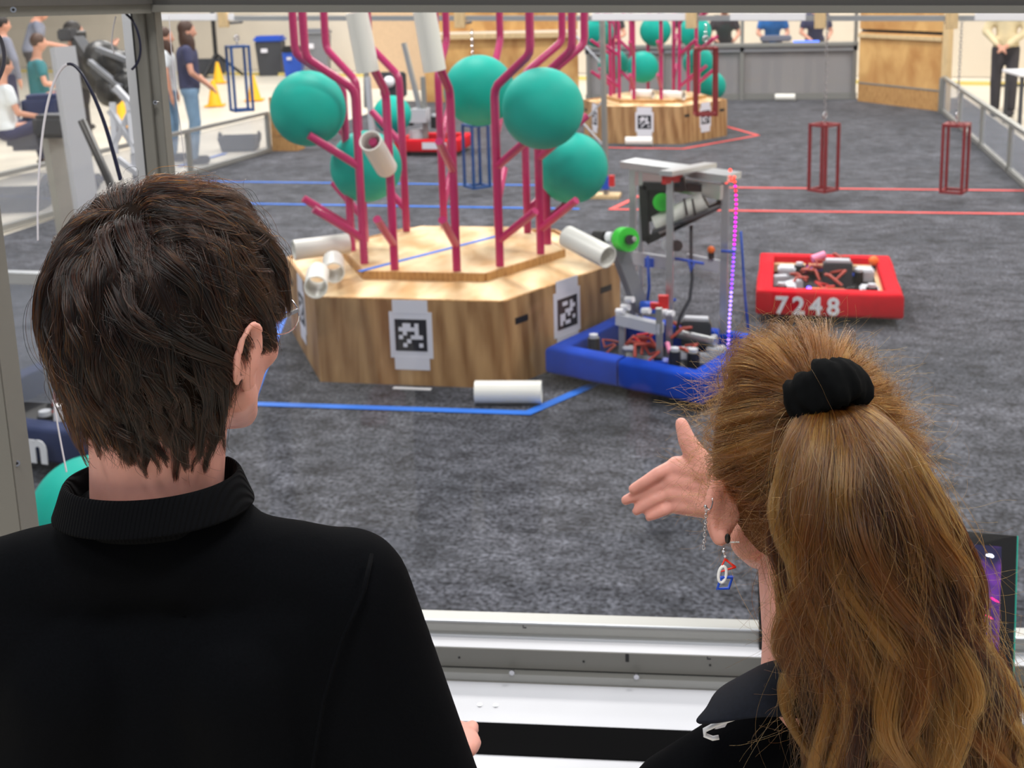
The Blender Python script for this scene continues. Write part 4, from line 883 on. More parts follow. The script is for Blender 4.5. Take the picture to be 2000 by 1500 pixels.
def ear_shape(mb, T, sx, s=1., big=1.):
    # auricle: rim, concha plate and lobe
    p = lambda x, y, z: T @ (Vector((x, y, z)) * s)
    rim = []
    for i in range(15):
        a = R(-50 + i * 19.5); rim.append(p(sx * (.079 + .013 + .006 * math.sin(a)), -.012 + .017 * big * math.cos(a + PI) , -.03 + .031 * big * math.sin(a) ))
    mb.tube(rim, .0042 * s, 8); mb.sph(rim[0], .0042 * s, 8, 6); mb.sph(rim[-1], .0042 * s, 8, 6)
    mb.sph(p(sx * .086, -.010, -.028), (.007 * s, .015 * s * big, .027 * s * big), 12, 10, T.to_3x3() @ Euler((0, 0, sx * -.45)).to_matrix())
    mb.sph(p(sx * .083, -.001, -.058 * (big * .5 + .5)), (.007 * s, .009 * s, .011 * s), 12, 8, T.to_3x3())
def eyes(T, s, body):
    p = lambda x, y, z: T @ (Vector((x, y, z)) * s)
    for sx in (-1, 1):
        e = MB().sph(p(sx * .031, .081, -.014), .0115 * s, 14, 10).build('eye', M['paper'], body, True)
        MB().sph(p(sx * .031, .0885, -.014), .005 * s, 10, 8).build('iris', M['brownhair'], e, True)

# ---- person at left: dark wavy hair, black polo
NL_ = at(302, 985, 1.05); F1 = frame(NL_)
HM = frame(at(334, 606, 1.04), yaw=R(-24), pitch=R(-6))
left = empty('person', (NL_.x, NL_.y, 0), 0, 'person with wavy dark brown hair and black polo, seen from behind at left', 'person')
LI = Matrix.Translation(-Vector((NL_.x, NL_.y, 0)))
def T1(r, f, u): return LI @ F1 @ Vector((r, f, u))
THM = LI @ HM
mb = MB(); head_shape(mb, THM, 1.03); ear_shape(mb, THM, 1, 1.0, .92); ear_shape(mb, THM, -1, 1.0, .92)
cap(mb, THM @ Vector((0, -.025, -.06)), T1(-.0, .008, .005), .055, .058, 22); cap(mb, THM @ Vector((0, .0, -.07)), T1(0, .02, -.01), .05, .055, 20); cap(mb, T1(0, .012, -.0), T1(0, .03, -.1), .05, .025, 20)
cap(mb, T1(-.1, .01, -.1), T1(.1, .01, -.1), .03, .03); cap(mb, T1(0, .03, -.1), T1(0, .03, -.45), .05, .05)
for s_ in (-1, 1):
    sj = T1(s_ * .165, .01, -.085); ej = T1(s_ * .25, .03, -.38) if s_ > 0 else T1(-.24, .05, -.38); wj = LI @ at(864, 1482, 1.2) if s_ > 0 else T1(-.16, .26, -.52)
    cap(mb, T1(s_ * .09, .01, -.1), sj, .03, .036); cap(mb, sj, ej, .042, .036); cap(mb, ej, wj, .038, .025)
    d = (FH * .95 - ZZ * .3).normalized(); side = Vector((RH.x, RH.y, 0)); up = side.cross(d).normalized()
    mb.sph(wj + d * .045, (.04, .05, .016), 16, 10, Matrix((side, d, up)).transposed())
    for k, L in enumerate((.062, .072, .067, .052)):
        b0_ = wj + d * .08 + side * (k - 1.5) * .018 * s_ * -1; m_ = b0_ + d * L * .5 - up * .004; cap(mb, b0_, m_, .0085, .008, 8); cap(mb, m_, m_ + d * L * .42 - up * .014, .008, .0068, 8)
    tb0 = wj + d * .02 + side * s_ * -.028; tm = tb0 + d * .032 - side * s_ * .024; cap(mb, tb0, tm, .0115, .0095, 10); cap(mb, tm, tm + d * .03 - side * s_ * .008, .0095, .008, 10)
for s_ in (-1, 1):
    cap(mb, T1(s_ * .09, .03, -.6), T1(s_ * .1, .05, -1.1), .07, .05); cap(mb, T1(s_ * .1, .05, -1.1), T1(s_ * .1, .02, -NL_.z + .07), .05, .035)
cap(mb, T1(-.06, .03, -.5), T1(.06, .03, -.5), .09, .09)
body1 = melt(mb, 'body', M['skin'], .0038, 8, left)
eyes(THM, 1.03, body1)
# shirt: torso with sleeves
mb = MB()
mb.sph(T1(0, .03, -.2), (.155, .11, .16), 24, 18, F1.to_3x3()); mb.sph(T1(0, .035, -.42), (.17, .115, .2), 24, 18, F1.to_3x3()); mb.sph(T1(0, .03, -.58), (.17, .115, .12), 24, 18, F1.to_3x3())
cap(mb, T1(-.03, .004, -.042), T1(.03, .004, -.042), .064, .064, 20)
for s_ in (-1, 1):
    cap(mb, T1(s_ * .04, .0, -.058), T1(s_ * .115, .0, -.075), .054, .05, 20); cap(mb, T1(s_ * .11, .0, -.075), T1(s_ * .172, .01, -.098), .053, .055, 20)
    cap(mb, T1(s_ * .075, -.035, -.15), T1(s_ * .1, -.03, -.3), .065, .065, 18)
    cap(mb, T1(s_ * .165, .01, -.1), T1(s_ * .235, .0, -.38), .062, .07, 20); cap(mb, T1(s_ * .11, .0, -.12), T1(s_ * .18, .0, -.26), .07, .06, 20)
    cap(mb, T1(s_ * .15, .005, -.14), T1(s_ * .19, .0, -.36), .05, .06, 20)
shirt1 = melt(mb, 'polo_shirt', M['polo'], .006, 10, left)
cl = Vector((0, 0, 0))
# sleeve seam and shoulder seam ridges
MB().tube([T1(.196, -.02, -.045), T1(.192, -.05, -.062), T1(.172, -.068, -.10), T1(.155, -.078, -.15), T1(.143, -.086, -.21), T1(.138, -.088, -.27), T1(.137, -.088, -.33)], .0022, 6).build('sleeve_seam', M['polo'], left, True)
# collar: stands around the neck, then folds over outwards
def collar(T, rings, m, parent, name='collar', n=60, th=.0018, a0=-PI * 1.12, a1=PI * .12):
    # rings: (rx, ry, cx, cy, z_back, z_front)
    rr = []
    for rx, ry, cx, cy, zb, zf in rings:
        row = []
        for k in range(n):
            a = a0 + (a1 - a0) * k / (n - 1); f = (1 + math.sin(a)) / 2
            row.append(T(cx + rx * math.cos(a), cy + ry * math.sin(a), zb + (zf - zb) * f))
        rr.append(row)
    o = MB().loft(rr, closed=False).build(name, m, parent, True)
    md = o.modifiers.new('t', 'SOLIDIFY'); md.thickness = th; sb_ = o.modifiers.new('s', 'SUBSURF'); sb_.levels = 1
    return evaluated(o)
ck = mat('ribbed_knit', (6, 7, 10), .9, spec=.08)
nt = ck.node_tree; tc = nt.nodes.new('ShaderNodeTexCoord'); wv = nt.nodes.new('ShaderNodeTexWave'); wv.inputs['Scale'].default_value = 90; bp = nt.nodes.new('ShaderNodeBump'); bp.inputs['Strength'].default_value = .6; bp.inputs['Distance'].default_value = .002
nt.links.new(tc.outputs['Object'], wv.inputs[0]); nt.links.new(wv.outputs['Fac'], bp.inputs['Height']); nt.links.new(bp.outputs[0], nt.nodes['Principled BSDF'].inputs['Normal'])
col1 = collar(T1, [(.064, .062, 0, .004, -.01, -.03), (.069, .067, 0, .004, .018, -.004), (.072, .069, 0, .004, .034, .018), (.076, .073, 0, .004, .037, .021), (.080, .077, 0, .003, .030, .012), (.084, .082, 0, .002, .018, -.002), (.089, .087, 0, .001, .008, -.014)], ck, left, a0=-PI * 1.25, a1=PI * .25)
mb = MB()
mb.sph(T1(0, .03, -.62), (.165, .12, .13), 20, 14, F1.to_3x3())
for s_ in (-1, 1): cap(mb, T1(s_ * .085, .03, -.68), T1(s_ * .1, .05, -1.1), .09, .07); cap(mb, T1(s_ * .1, .05, -1.1), T1(s_ * .1, .02, -NL_.z + .1), .07, .06)
melt(mb, 'trousers', M['charcoal'], .012, 5, left)
for s_ in (-1, 1): MB().box(T1(s_ * .1, .07, -NL_.z + .045), (.1, .28, .09), F1.to_3x3(), .03).build('shoe', M['black'], left)
# glasses
gp_ = lambda x, y, z: THM @ (Vector((x, y, z)) * 1.03)
gf = MB()
for sx in (-1, 1):
    gf.torus(gp_(sx * .034, .108, -.018),   .024, .0009, (THM.to_3x3() @ Euler((PI / 2, 0, 0)).to_matrix()), 26, 6, 1.05, .85); gf.bar(gp_(sx * .06, .104, -.012), gp_(sx * .08, .0, -.012), .0025, .0035)
gf.bar(gp_(-.01, .11, -.014), gp_(.01, .11, -.014), .002, .002); gls = gf.build('glasses', M['steel'], left, 60)
for sx in (-1, 1): MB().sph(gp_(sx * .034, .108, -.018), (.0245, .001, .02), 16, 8, THM.to_3x3()).build('lens', glass('lens_glass', .01, .04), gls, True)

# ---- person at right: long ginger brown ponytail
NR_ = at(1607, 1300, 1.10); F2 = frame(NR_)
HG = frame(at(1568, 905, 1.10), yaw=R(18), pitch=R(-10))
right = empty('person', (NR_.x, NR_.y, 0), 0, 'person with long wavy light brown ponytail and black shirt, pointing with one hand at right', 'person')
RI = Matrix.Translation(-Vector((NR_.x, NR_.y, 0)))
def T2(r, f, u): return RI @ F2 @ Vector((r, f, u))
def W2(x, y, D): return RI @ at(x, y, D)
THG = RI @ HG
mb = MB(); head_shape(mb, THG, .98); ear_shape(mb, THG, 1, .98)
cap(mb, THG @ Vector((0, -.025, -.06)), T2(-.002, .0, -.02), .05, .056, 22); cap(mb, THG @ Vector((0, .01, -.06)), T2(0, .02, -.02), .044, .05, 20)
# near ear, seen from behind
ear_pts = [(1412, 945), (1396, 950), (1387, 975), (1386, 1005), (1392, 1035), (1402, 1055)]
De = (HG @ Vector((-.08, -.01, -.03)) - CAM).dot(_F)
for a_, b_ in zip(ear_pts, ear_pts[1:]): cap(mb, W2(*a_, De), W2(*b_, De), .0052, .0052, 10)
mb.hull([W2(x, y, De + t) for x, y in ((1410, 946), (1392, 965), (1389, 1010), (1404, 1056), (1424, 1050), (1446, 1010), (1440, 960)) for t in (.0, .009)])
mb.sph(W2(1408, 1050, De), (.0075, .006, .0085), 12, 8); mb.sph(W2(1400, 985, De + .003), (.006, .006, .02), 12, 8)
cap(mb, T2(-.08, .01, -.1), T2(.08, .01, -.1), .026, .026); cap(mb, T2(0, .02, -.02), T2(0, .03, -.12), .05, .035, 20); cap(mb, T2(0, .03, -.1), T2(0, .03, -.4), .045, .045)
# left arm hangs; right arm reaches forward and across, palm turned back, thumb up
sj = T2(-.135, .01, -.15); ej = T2(-.17, .04, -.38); wj = T2(-.15, .22, -.42)
cap(mb, T2(-.08, .01, -.1), sj, .026, .03); cap(mb, sj, ej, .038, .032); cap(mb, ej, wj, .034, .024); mb.sph(wj + (wj - ej).normalized() * .05, (.036, .05, .018), 14, 10)
for k in range(4): cap(mb, wj + Vector((-.02 + k * .016, .08, 0)), wj + Vector((-.02 + k * .016, .14, -.015)), .008, .007, 8)
sj = T2(.15, .01, -.095); ej = T2(.17, .22, -.13); DH = 1.42
wr = W2(1440, 955, DH)
cap(mb, T2(.08, .01, -.1), sj, .026, .03); cap(mb, sj, ej, .034, .032); cap(mb, ej, wr, .036, .026, 18)
H = lambda x, y, d=0.: W2(x, y, DH + d)
cap(mb, wr, H(1400, 952), .027, .028, 16)
# palm: slab of overlapping rounded volumes
for a_, b_, ra, rb in (((1405, 925), (1322, 912), .021, .0135), ((1405, 950), (1316, 938), .020, .0135), ((1405, 975), (1314, 962), .020, .013), ((1405, 990), (1322, 985), .0185, .012), ((1395, 925), (1350, 905), .019, .013)):
    cap(mb, H(*a_), H(*b_), ra * .92, rb, 14)
mb.sph(H(1375, 918, -.010), (.022, .014, .019), 14, 10); mb.sph(H(1372, 985, -.006), (.024, .012, .015), 14, 10)
# fingers: index .. little, each bent at two knuckles
for pts, r0 in ((((1318, 909, 0), (1284, 925, -.006), (1258, 942, -.003), (1236, 955, .002)), .0089), (((1313, 936, 0), (1274, 952, .003), (1245, 966, .008), (1222, 977, .012)), .0091),
                (((1312, 961, 0), (1280, 975, 0), (1258, 988, .004), (1243, 998, .008)), .0085), (((1320, 985, 0), (1297, 997, -.003), (1280, 1005, 0), (1267, 1010, .003)), .0077)):
    for i in range(3): cap(mb, H(pts[i][0], pts[i][1], pts[i][2]), H(pts[i + 1][0], pts[i + 1][1], pts[i + 1][2]), r0 * (1 - .1 * i), r0 * (1 - .1 * (i + 1)), 10)
# thumb rises from the side of the palm
for a_, b_, ra, rb in (((1385, 925, 0), (1360, 893, -.006), .0175, .0145), ((1360, 893, -.006), (1341, 858, -.008), .0145, .011), ((1341, 858, -.008), (1331, 828, -.006), .011, .0082)):
    cap(mb, H(*a_), H(*b_), ra, rb, 14)
for s_ in (-1, 1):
    cap(mb, T2(s_ * .085, .03, -.55), T2(s_ * .09, .05, -1.0), .07, .048); cap(mb, T2(s_ * .09, .05, -1.0), T2(s_ * .09, .02, -NR_.z + .07), .048, .034)
cap(mb, T2(-.06, .03, -.48), T2(.06, .03, -.48), .09, .09)
body2 = melt(mb, 'body', M['skin'], .0026, 4, right)
eyes(THG, .98, body2)
mb = MB(); mb.sph(T2(0, .03, -.2), (.135, .1, .14), 24, 18, F2.to_3x3()); mb.sph(T2(0, .035, -.4), (.145, .105, .2), 24, 18, F2.to_3x3())
cap(mb, T2(-.035, .004, -.062), T2(.035, .004, -.062), .045, .045, 18)
for s_ in (-1, 1):
    cap(mb, T2(s_ * .03, .0, -.07), T2(s_ * .085, .0, -.105), .045, .044, 18); cap(mb, T2(s_ * .085, .0, -.105), T2(s_ * .135, .01, -.15), .046, .048, 18)
    if s_ < 0: cap(mb, T2(-.135, .01, -.155), T2(-.17, .03, -.35), .052, .058, 18)
    else: cap(mb, T2(.15, .01, -.11), T2(.165, .18, -.13), .056, .056, 18)
melt(mb, 'black_shirt', M['polo'], .006, 8, right)
fab = mat('navy_black_cotton', (13, 17, 27), .85, noise=.2, nscale=300, spec=.2)
# open collar wing sweeping out to a point over the left shoulder
def WR_(x, y, D): return RI @ at(x, y, D)
rowsA = [[WR_(x, y, D) for x, y, D in row] for row in (
    ((1610, 1284, 1.0), (1560, 1284, 1.02), (1535, 1286, 1.035), (1505, 1290, 1.055), (1480, 1300, 1.075), (1462, 1312, 1.09)),
    ((1615, 1305, .99), (1562, 1305, 1.0), (1525, 1303, 1.01), (1480, 1308, 1.03), (1440, 1322, 1.05), (1408, 1338, 1.065)),
    ((1620, 1345, .985), (1564, 1345, .99), (1518, 1345, 1.0), (1465, 1350, 1.01), (1415, 1358, 1.03), (1388, 1362, 1.045)),
    ((1625, 1380, .98), (1566, 1380, .985), (1515, 1380, .99), (1462, 1384, 1.0), (1412, 1386, 1.015), (1380, 1385, 1.03)),
    ((1625, 1410, .98), (1568, 1405, .985), (1515, 1398, .99), (1455, 1404, 1.0), (1395, 1411, 1.01), (1346, 1414, 1.025)))]
o = MB().loft(rowsA, closed=False).build('collar', fab, right, True)
md = o.modifiers.new('s', 'SUBSURF'); md.levels = 2; md = o.modifiers.new('t', 'SOLIDIFY'); md.thickness = .002; evaluated(o)
ly = MB().tube([WR_(x, y, 1.035) for x, y in ((1440, 1400), (1412, 1410), (1392, 1418), (1376, 1426), (1377, 1436), (1392, 1442), (1404, 1440))], .0022, 8).build('white_drawcord', M['white'], right, True)
MB().hull([WR_(x, y, D) for x, y, D in ((1420, 1404, 1.04), (1428, 1400, 1.04), (1395, 1424, 1.04), (1416, 1420, 1.04), (1425, 1405, 1.05), (1400, 1424, 1.05))]).build('inner_label', M['paper'], right)
mb = MB(); mb.sph(T2(0, .03, -.56), (.15, .11, .12), 20, 14, F2.to_3x3())
for s_ in (-1, 1): cap(mb, T2(s_ * .08, .03, -.6), T2(s_ * .09, .05, -1.0), .085, .065); cap(mb, T2(s_ * .09, .05, -1.0), T2(s_ * .09, .02, -NR_.z + .1), .065, .055)
melt(mb, 'trousers', M['navytee'], .012, 5, right)
for s_ in (-1, 1): MB().box(T2(s_ * .09, .07, -NR_.z + .045), (.09, .25, .09), F2.to_3x3(), .03).build('shoe', M['black'], right)

# ear jewellery
De -= .004
ring = MB().tube([W2(x, y, De - .003) for x, y in ((1391, 972), (1392, 982), (1389, 992), (1385, 996), (1380, 992))], .0006, 6).build('ear_ring', M['steel'], right, True)
MB().sph(W2(1378, 989, De - .003), .0016, 10, 8).build('ring_bead', M['steel'], ring, True)
ch = MB()
for k in range(13): x, y = 1380 - k * .45, 995 + k * 6.2; ch.torus(W2(x, y, De - .003), .0013, .00042, (RI @ F2).to_3x3() @ Euler((PI / 2, 0, (k % 2) * PI / 2)).to_matrix(), 10, 5, 1, 1.5)
ch.build('ear_chain', M['steel'], right, True)
MB().tube([W2(x, y, De - .002) for x, y in ((1413, 1070), (1414, 1078), (1415, 1088))], .0008, 6).build('earring_hook', M['steel'], right, True)
MB().sph(W2(1413, 1077, De - .002), .0014, 8, 6).sph(W2(1416, 1087, De - .002), .0013, 8, 6).build('earring_bead', M['paper'], right, True)
MB().cyl(W2(1424, 1059, De), W2(1444, 1059, De), .0008, n=8).build('earring_post', M['jwhite'], right)
MB().sph(W2(1421, 1052, De - .001), (.0028, .0018, .005), 10, 8).build('ear_plug', M['black'], right, True)
def loop(pts, r, m, name, D): o = MB().tube([W2(x, y, D) for x, y in pts] + [W2(*pts[0], D), W2(*pts[1], D)], r, 8).build(name, m, right, 60); return o
loop(((1416, 1092), (1436, 1108), (1404, 1117)), .00135, M['jred'], 'red_triangle_link', De)
ov = [(1411 + 7.5 * math.cos(a) + 2 * math.sin(a), 1122 + 16 * math.sin(a) * -1) for a in [i * 2 * PI / 16 for i in range(16)]]
loop(ov, .0015, M['jwhite'], 'white_oval_link', De - .001)
loop(((1408, 1128), (1431, 1127), (1423, 1149), (1401, 1150)), .0016, M['jblue'], 'blue_square_link', De - .0005)

# scrunchie
sc_c = W2(1614, 772, .99)
axis_x = (W2(1688, 745, .995) - W2(1540, 815, .995)).normalized()
toC = (RI @ CAM - sc_c).normalized(); nz = (toC * .35 - ZZ * .55 + FH * -.1).normalized(); nz = (nz - axis_x * nz.dot(axis_x)).normalized(); ay = nz.cross(axis_x)
rs_ = Matrix((axis_x, ay, nz)).transposed()
mb = MB(); rings = []
n, m_ = 72, 14
for i in range(n):
    a = 2 * PI * i / n; ruf = 1.12 + .07 * math.sin(a * 9 + .6) + .09 * math.sin(a * 5 + 1) + .04 * math.sin(a * 17)
    rings.append([sc_c + rs_ @ Vector(((.023 + .0125 * ruf * math.cos(2 * PI * k / m_)) * math.cos(a) * 1.0, (.019 + .0125 * ruf * math.cos(2 * PI * k / m_)) * math.sin(a), .019 * ruf * math.sin(2 * PI * k / m_) + .002 * math.sin(9 * a + k))) for k in range(m_)])
rings.append(rings[0]); mb.loft(rings); mb.build('scrunchie', mat('black_velvet', (5, 6, 7), .95, noise=.3, nscale=120, spec=.1), right, True)
# ------------------------------------------------------------------ hair
def hair_mat(name, mel, red, rough=.32, rnd=.25, radial=.35, coat=0.):
    m = bpy.data.materials.new(name); m.use_nodes = True; nt = m.node_tree; nt.nodes.clear()
    o = nt.nodes.new('ShaderNodeOutputMaterial'); h = nt.nodes.new('ShaderNodeBsdfHairPrincipled'); h.parametrization = 'MELANIN'
    for k, v in (('Melanin', mel), ('Melanin Redness', red), ('Roughness', rough), ('Radial Roughness', radial), ('Random Color', rnd), ('Random Roughness', .2), ('Coat', coat)):
        if k in h.inputs: h.inputs[k].default_value = v
    nt.links.new(h.outputs[0], o.inputs[0]); return m
def strands(name, P, rad, m, parent):      # P: (N, K, 3), rad: (K,)
    P = np.asarray(P, dtype=np.float32); N, K, _ = P.shape
    h = bpy.data.hair_curves.new(name); h.add_curves([K] * N)
    h.attributes['position'].data.foreach_set('vector', P.reshape(-1))
    ra = h.attributes.get('radius') or h.attributes.new('radius', 'FLOAT', 'POINT')
    r = np.tile(np.asarray(rad, dtype=np.float32), N) if np.ndim(rad) == 1 else np.asarray(rad, dtype=np.float32).reshape(-1); ra.data.foreach_set('value', r)
    h.materials.append(m); o = bpy.data.objects.new(name, h); col.objects.link(o); o.parent = parent; o['kind'] = 'stuff'; return o
nr = np.random.default_rng(3)
def nrmz(v): return v / np.maximum(np.linalg.norm(v, axis=-1, keepdims=True), 1e-9)
def np4(M): return np.array(M)
def apply(M, P): A = np4(M); return P @ A[:3, :3].T + A[:3, 3]
def sphere_dirs(n):
    return nrmz(nr.normal(size=(n, 3)))

# dark wavy hair: strands leave the whorl, follow the skull and hang free at the ends
AX = np.array([.077, .098, .101])
crown = nrmz(np.array([-.05, -.62, .72]))
def scalp_mask(d):
    x, y, z = d.T
    face = (y > .45) & (z < .5)
    sideface = (y > .3) & (z < -.1); ear = (np.abs(x) > .55) & (z < -.38) & (y > -.3); low = z < -.55
    return ~(face | sideface | ear | low)
def grow(n, L0, L1, lift0, lift1, K=14, nclump=420, clump=.72, wave=.0045, near=None, crown=crown, mid=(-.05, -.62, .72)):
    d = sphere_dirs(n * 3) if near is None else nrmz(np.array(mid) + nr.normal(size=(n * 2, 3)) * near); d = d[scalp_mask(d)][:n]; n = len(d)
    g = d[nr.choice(n, nclump, replace=False)]
    own = np.argmax(d @ g.T, axis=1)
    L = (L0 + (L1 - L0) * nr.random(nclump))[own] * (.85 + .3 * nr.random(n))
    lift = (lift0 + (lift1 - lift0) * nr.random(nclump) ** 1.3)[own] * (.75 + .5 * nr.random(n))
    ph = (nr.random(nclump) * 6.28)[own] + nr.normal(size=n) * .25; fr = (1.2 + 1.6 * nr.random(nclump))[own]; am = wave * (.4 + 1.3 * nr.random(nclump))[own]
    sk = (nr.normal(size=nclump) * .38)[own]
    def trace(d, L, lift, ph, fr, am, sk):
        P = d * AX; out = [P.copy()]; ds = (L / (K - 1))[:, None]
        prev = None
        for k in range(1, K):
            nn = nrmz(P / AX ** 2); t = nn - crown; t = t - (t * nn).sum(1, keepdims=True) * nn; t = nrmz(t)
            side = np.cross(nn, t)
            t = nrmz(t + side * sk[:, None])
            grav = np.array([0, .0, -1.]); s = k / (K - 1)
            free = np.clip((-P[:, 2] / AX[2] - .25) * 1.6, 0, 1)[:, None]
            dirv = nrmz(t * (1 - .75 * free) + grav * (.25 + .3 * s + .9 * free))
            if prev is not None: dirv = nrmz(prev * .55 + dirv * .45)
            prev = dirv; P = P + dirv * ds
            e = np.linalg.norm(P / AX, axis=1, keepdims=True); tgt = 1 + (lift * min(1, s * 3.2))[:, None] / .09
            w = np.clip(1 - free * .85, 0, 1); e2 = np.maximum(e + (tgt - e) * .6 * w, 1.03)
            P = P * (e2 / e)
            out.append(P + side * (np.sin(ph + fr * s * 4.2) * am * s)[:, None] + nn * (np.cos(ph * 1.3 + fr * s * 3.6) * am * .6 * s)[:, None])
        return np.stack(out, 1)
    S = trace(d, L, lift, ph, fr, am, sk)
    idx = np.array([np.argmax((own == c) * (d @ g[c])) for c in range(nclump)])
    G = S[idx][own]; s = (np.linspace(0, 1, K) ** .8)[None, :, None] * clump
    return S * (1 - s) + G * s
mh = hair_mat('dark_brown_hair', .9, .68, .27, .3, coat=.12)
HMn = THM
S1 = grow(26000, .075, .12, .010, .022)
S2 = grow(9000, .05, .09, .008, .018, nclump=900, clump=.5, wave=.007)
S4 = grow(7000, .07, .11, .012, .022, nclump=130, near=.28)
S5 = grow(5000, .07, .12, .014, .024, nclump=90, near=.3, crown=nrmz(np.array([-.12, -.18, .95])))
S6 = grow(6000, .05, .085, .010, .020, nclump=150, near=.38, mid=(.55, -.7, -.15))
S3 = grow(900, .06, .11, .012, .028, nclump=600, clump=.25, wave=.008)
S_ = np.concatenate([S1, S2, S3, S4, S5, S6]); bad = ((S_[:, :, 1] > -.012) & (S_[:, :, 2] < -.038)) | ((S_[:, :, 1] > .04) & (S_[:, :, 2] < -.012))
fv = np.where(bad.any(1), np.argmax(bad, 1), 14) - 1; keep = fv > 3; S_ = S_[keep]; fv = fv[keep]     # ends trimmed around the ear and cheek
fi = np.linspace(0, 1, 14)[None, :] * fv[:, None]; lo = np.clip(fi.astype(int), 0, 12); fr_ = (fi - lo)[..., None]; rows = np.arange(len(S_))[:, None]
S_ = S_[rows, lo] * (1 - fr_) + S_[rows, lo + 1] * fr_
allS = apply(HMn, S_.reshape(-1, 3)).reshape(-1, 14, 3)
rad = .00016 * np.r_[np.ones(9), np.linspace(1, .35, 5)]
mb = MB()
mb.sph(THM @ Vector((0, -.004, .004)), (.083, .102, .106), 36, 26, THM.to_3x3())
mb.sph(THM @ Vector((0, -.035, -.03)), (.078, .07, .085), 30, 22, THM.to_3x3())
hm_ = mb
# keep the cap off the face
capo = melt(hm_, 'hair', mat('dark_hair_base', (28, 20, 15), .9, spec=.05), .005, 4, left)
bmx = bmesh.new(); bmx.from_mesh(capo.data); inv = THM.inverted()
dl = []
for v in bmx.verts:
    q = inv @ v.co
    if (q.y > .045 and q.z < .05) or (q.z < -.07) or (q.y > .01 and q.z < -.01): dl.append(v)
bmesh.ops.delete(bmx, geom=dl, context='VERTS'); bmx.to_mesh(capo.data); bmx.free()
strands('hair_strands', allS, rad, mh, capo)

# ginger brown hair drawn back into the scrunchie
gh = hair_mat('ginger_brown_hair', .48, .8, .3, .25, coat=.1)
AG = np.array([.080, .098, .104]) * .985
Hg = THG; Hgi = Hg.inverted()
sl = np.array(Hgi @ (sc_c)); sdir = nrmz(sl / AG)
def swept(n, K=16, lift=.004, spread=.012, nclump=260, jit=.0):
    d = sphere_dirs(n * 3); x, y, z = d.T
    face = (y > .42) & (z < .62); side = (y > .1) & (z < -.12); ear = (np.abs(x) > .5) & (z < -.2) & (y > -.35); low = z < -.7
    d = d[~(face | side | ear | low)][:n]; n = len(d)
    g = d[nr.choice(n, nclump, replace=False)]; own = np.argmax(d @ g.T, axis=1)
    lf = (nr.random(nclump) * lift * 1.6 + lift * .3)[own] * (.7 + .6 * nr.random(n)); off = nr.normal(size=(nclump, 3))[own] * spread * .4 + nr.normal(size=(n, 3)) * spread * .25
    sag = (nr.random(nclump))[own]
    out = []
    for k in range(K):
        t = k / (K - 1)
        v = nrmz(d * (1 - t) + sdir * t + np.array([0, -.05, -.18]) * math.sin(PI * t) * (.5 + sag[:, None] * .8) * (d[:, 2:3] < .3))
        rr_ = 1 + (.02 + lf * np.sin(PI * min(1, t * 1.1)) / .09 + jit * t * (1 - t))[:, None]
        out.append(v * AG * rr_ + off * t * (1 - t) * 1.6)
    S = np.stack(out, 1); idx = np.array([np.argmax((own == c) * (d @ g[c])) for c in range(nclump)]); G = S[idx][own]
    s = (np.sin(np.linspace(0, PI, K)) * .35)[None, :, None]
    return S * (1 - s) + G * s
A1 = swept(12000, lift=.008); A2 = swept(5000, lift=.016, spread=.03, nclump=700)
headT = [apply(Hg, a_.reshape(-1, 3)).reshape(-1, 16, 3) for a_ in (swept(6000, lift=.008, nclump=120), np.concatenate([A1, A2]), swept(5000, lift=.012, nclump=90))]
mb = MB(); mb.sph(Hg @ Vector((0, -.004, .004)), tuple(AG * 1.035), 36, 26, Hg.to_3x3())
mb.sph(Hg @ Vector((0, -.035, -.03)), (.07, .062, .075), 30, 22, Hg.to_3x3())
capg = melt(mb, 'hair', mat('ginger_hair_base', (84, 54, 30), .8, spec=.1), .005, 4, right)
bmx = bmesh.new(); bmx.from_mesh(capg.data); dl = []
for v in bmx.verts:
    q = Hgi @ v.co
    if (q.y > .04 and q.z < .06) or (q.z < -.075) or (q.y > .005 and q.z < -.012): dl.append(v)
bmesh.ops.delete(bmx, geom=dl, context='VERTS'); bmx.to_mesh(capg.data); bmx.free()
# ponytail: centre line, half widths, half depths
PT = [(1622, 776, .988, 26, .016), (1638, 800, .976, 66, .024), (1652, 850, .964, 100, .03), (1667, 920, .955, 128, .035), (1682, 1000, .95, 148, .040), (1700, 1100, .952, 162, .042), (1722, 1200, .957, 164, .042), (1748, 1300, .963, 172, .042), (1772, 1400, .972, 180, .04), (1790, 1520, .985, 184, .038), (1800, 1640, 1.0, 172, .034), (1804, 1720, 1.01, 120, .024)]
right_v = np.array((RI.to_3x3() @ _R)); fwd_v = np.array(FH)
tk = np.linspace(0, 1, len(PT)); Cp = np.array([list(W2(x, y, D)) for x, y, D, w, dd in PT]); Wp = np.array([w * D / FPX for x, y, D, w, dd in PT]); Dp = np.array([dd for *_, dd in PT])
def smooth_table(arr):     # dense, smoothed samples along the tail
    x = np.linspace(0, len(PT) - 1, 441); a = arr.reshape(len(PT), -1)
    T_ = np.stack([np.interp(x, np.arange(len(PT)), a[:, c]) for c in range(a.shape[1])], 1)
    k = np.hanning(61); k /= k.sum(); e = np.pad(T_, ((30, 30), (0, 0)), mode='reflect', reflect_type='odd')
    return np.stack([np.convolve(e[:, c], k, 'valid') for c in range(a.shape[1])], 1)
_tabs = {}
def cr(t, arr):
    if id(arr) not in _tabs: _tabs[id(arr)] = smooth_table(arr)
    T_ = _tabs[id(arr)]; x = np.clip(t, 0, 1) * 440; i = np.clip(x.astype(int), 0, 439); f = (x - i)[..., None]
    v = T_[i] * (1 - f) + T_[i + 1] * f
    return v if arr.ndim == 2 else v[..., 0]
